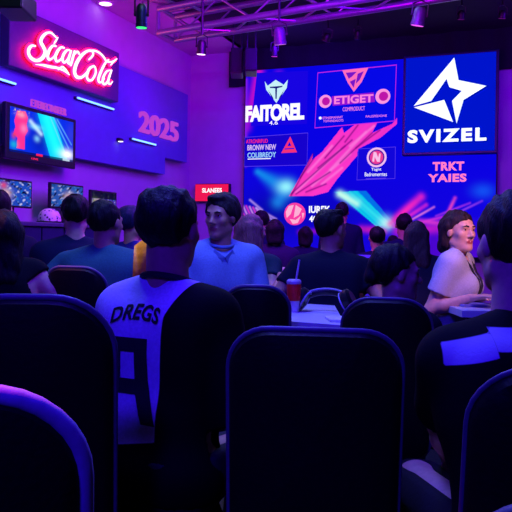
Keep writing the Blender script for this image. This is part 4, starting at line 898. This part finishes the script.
m10 = person('standing person in dark navy near the cyan beam on the big screen', (342, 202, 7.6), 0, lean=(2, 0), skin='tan', shirt=(16, 18, 50), sleeve=1.0, stand=True, vox=.015, seed=20)
m11 = person('person in faintly striped top seated before the cyan beam', (377, 226, 6.6), 0, lean=(6, 0), skin='tan', shirt=(24, 24, 50), shirt_name='striped_top', shirt_c2=(110, 100, 190), shirt_mask=lambda q, P: np.sin(P[:, 2]*2*math.pi/.07)*.012-.005, sleeve=.6, vox=.013, seed=21)
m12 = person('woman with tied-back dark hair seated behind a black chair back', (398, 246, 2.75), 45, lean=(8, 0), hyaw=42, hpitch=-4, s=.86, skin='light', hair='bun', hair_c=(22, 14, 20), hair_extra=.008, shirt=(20, 18, 36), sleeve=.4, vox=.009, seed=22, female=True, face=True)
m13 = person('woman with long highlighted hair right of the tied-back hair woman and farther back', (417, 221, 5.3), 12, lean=(6, 0), skin='light', hair='long', hair_c=(74, 44, 60), shirt=(26, 24, 60), sleeve=.6, vox=.012, seed=23, female=True)
m14 = person('smiling woman in pale grey t-shirt with lanyard facing right', (460, 210, 4.0), 118, lean=(6, 0), hyaw=36, hpitch=0, s=.96, neck_len=.045, drop=.03, pole=(.15, -.25, -1), skin='light', hair='bob', hair_c=(40, 22, 30), hair_extra=.004, shirt=(172, 176, 206), sleeve=.62, rh=('px', 471, 298, 3.74), lh=('px', 479, 299, 3.92), vox=.0075, seed=24, face=True, female=True, w=.98, loose=.012)
E = m14['E']; N, s_ = m14['N'], m14['s']; P_ = m14['P']
# lanyard lying on the shirt front
dg = bpy.context.evaluated_depsgraph_get(); bv = BVHTree.FromPolygons([v.co for v in m14['shirt'].data.vertices], [tuple(p.vertices) for p in m14['shirt'].data.polygons])
for g in (1, -1):
    pts = [(N[0]+g*.062, N[1]-.03, N[2]+.045), (N[0]+g*.068, N[1]+.03, N[2]+.028)]
    for t in np.linspace(.12, 1, 9):
        x, z = N[0]+g*.066*(1-t), N[2]-.34*t; h = bv.ray_cast(Vector((x, N[1]+.6, z)), Vector((0, -1, 0))); pts.append((x, (h[0].y if h[0] else N[1]+.1)+.006, z))
    MB().tube(pts, .006, 6).build('lanyard', mat('lanyard_ribbon', (16, 16, 26), .7), E, True)
z = N[2]-.39; h = bv.ray_cast(Vector((N[0], N[1]+.6, z)), Vector((0, -1, 0))); MB().box((N[0], (h[0].y if h[0] else .1)+.008, z), (.07, .006, .1), bev=.002).build('badge_card', mat('badge_white', (220, 220, 235), .4), E)
mb = MB(); hl = m14['hl']
mb.tube([hl((x_, .0885-abs(x_)*.35, -.0605-abs(abs(x_))*-.1)) for x_ in np.linspace(-.019, .019, 7)], .0048, 8); mb.build('teeth', mat('teeth', (240, 235, 235), .3, .02, 5, 0), E, True)
stool(E.location, m14['seat'], 'round stool under the smiling woman in grey t-shirt')
far = [('dark-haired spectator between the long highlighted hair woman and the pink streaks', (404, 213, 7.7), 4, 'short', (20, 20, 60)), ('small far spectator right of the striped top', (392.5, 235, 8.6), -6, 'short', (22, 20, 60)),
       ('far spectator in front of the pink woven bands right of the blue shirt man', (262, 210, 8.4), 8, 'short', (18, 18, 60)), ('far round-headed spectator below the pink ball emblem', (275, 219, 7.0), 0, 'bob', (40, 20, 60)), ('far spectator just left of the navy t-shirt man below the ball emblem', (306, 226, 8.3), 10, 'bob', (26, 20, 60))]
for i, (lab, hd, yw, hr, sh) in enumerate(far): person(lab, hd, yw, lean=(5, 0), hair=hr, shirt=sh, sleeve=.6, vox=.016, seed=30+i, group=None, skin='tan')
m15 = person('person in dark blue hooded top in profile between teal t-shirt man and lettered jersey man', (134, 206, 5.2), 40, lean=(8, 0), hyaw=10, skin='tan', hair_c=(30, 34, 70), hair_extra=.006, shirt=(34, 40, 110), sleeve=1.6, vox=.012, seed=40)

# ------------------------------------------------------------------ light
def spot(name, loc, target, color, power, angle=60, blend=.6, radius=.15):
    l = bpy.data.lights.new(name, 'SPOT'); l.energy = power; l.color = color; l.spot_size = R(angle); l.spot_blend = blend; l.shadow_soft_size = radius
    o = bpy.data.objects.new(name, l); COL.objects.link(o); o.location = loc; o.rotation_euler = (Vector(target)-Vector(loc)).to_track_quat('-Z', 'Y').to_euler(); return o
def area(name, loc, target, color, power, sx, sy):
    l = bpy.data.lights.new(name, 'AREA'); l.energy = power; l.color = color; l.shape = 'RECTANGLE'; l.size = sx; l.size_y = sy
    o = bpy.data.objects.new(name, l); COL.objects.link(o); o.location = loc; o.rotation_euler = (Vector(target)-Vector(loc)).to_track_quat('-Z', 'Y').to_euler(); return o
BLUE = (.05, .0, 1.0); VIO = (.16, .0, 1.0); MAG = (.75, .0, .62); ULT = (.04, .02, 1.0)
area('wash_blue', (-1.2, 5.6, 3.7), (XW, 6.4, 2.6), BLUE, 190, .8, 2.5)
area('wash_violet_low', (-2.2, 5.4, 3.3), (XW, 6.8, 1.3), (.42, 0, 1), 140, .5, 2.5)
spot('pink_uplight', (-3.4, 7.6, 2.4), (XW, 8.4, 3.75), MAG, 75, 90, .9)
spot('pink_uplight_near', (-3.6, 6.0, 2.7), (-4.6, 6.6, 3.9), MAG, 30, 90, .9)
area('back_wash', (-2.6, 8.0, 3.5), (-3.9, YB, 1.6), (.10, 0, 1), 55, .8, .5)
area('right_wash', (1.0, 7.6, 3.4), (.4, YB, 2.0), VIO, 60, .6, .6)
area('truss_glow', (-1.2, 5.2, 2.9), (-.6, 7.0, 3.5), (.5, 0, 1), 45, 2.0, .3)
p = at(60, 60, -.6); spot('front_blue', (p.x-.9, p.y-.5, 3.0), tuple(at(150, 330, 2.0)), (.03, .004, 1), 330, 55, .8, .25)
area('top_blue', tuple(at(240, -300, 2.6)), tuple(at(260, 330, 2.6)), (.05, .01, 1), 110, 2.6, .5)
p = at(700, -40, 2.5); spot('key_pink', tuple(p), tuple(at(466, 250, 3.95)), (1, .42, .50), 140, 26, .6, .12)
area('stage_front', tuple(at(250, -50, 6.2)), tuple(at(240, 300, 3.6)), (.36, .44, 1), 30, 2.5, .4)
spot('left_pink', tuple(at(-600, -700, 1.3)), tuple(at(2, 376, 1.02)), (1, .06, .42), 520, 20, .7, .08)
spot('arm_pink', tuple(at(-250, -250, 2.9)), tuple(at(42, 275, 3.15)), (1, .25, .55), 150, 20, .7, .08)
spot('jacket_fill', tuple(at(120, -340, 3.0)), tuple(at(150, 258, 2.9)), (1, .85, .3), 190, 14, .5, .05)  # added narrow spot that brightens the yellow jacket, no fixture modelled
spot('cool_fill', tuple(at(420, -220, 3.0)), tuple(at(222, 250, 4.0)), (.40, .66, 1), 20, 16, .6, .08)  # added cool fill on the man in light blue, no fixture modelled
area('cool_top_fill', tuple(at(190, -330, 3.3)), tuple(at(140, 260, 3.7)), (.45, .85, 1), 22, 1.6, .4)  # added overhead fill to cool the shirts in the middle rows
w = bpy.data.worlds.new('world'); scn.world = w; w.use_nodes = True; w.node_tree.nodes['Background'].inputs[0].default_value = (.02, .005, .10, 1); w.node_tree.nodes['Background'].inputs[1].default_value = .08
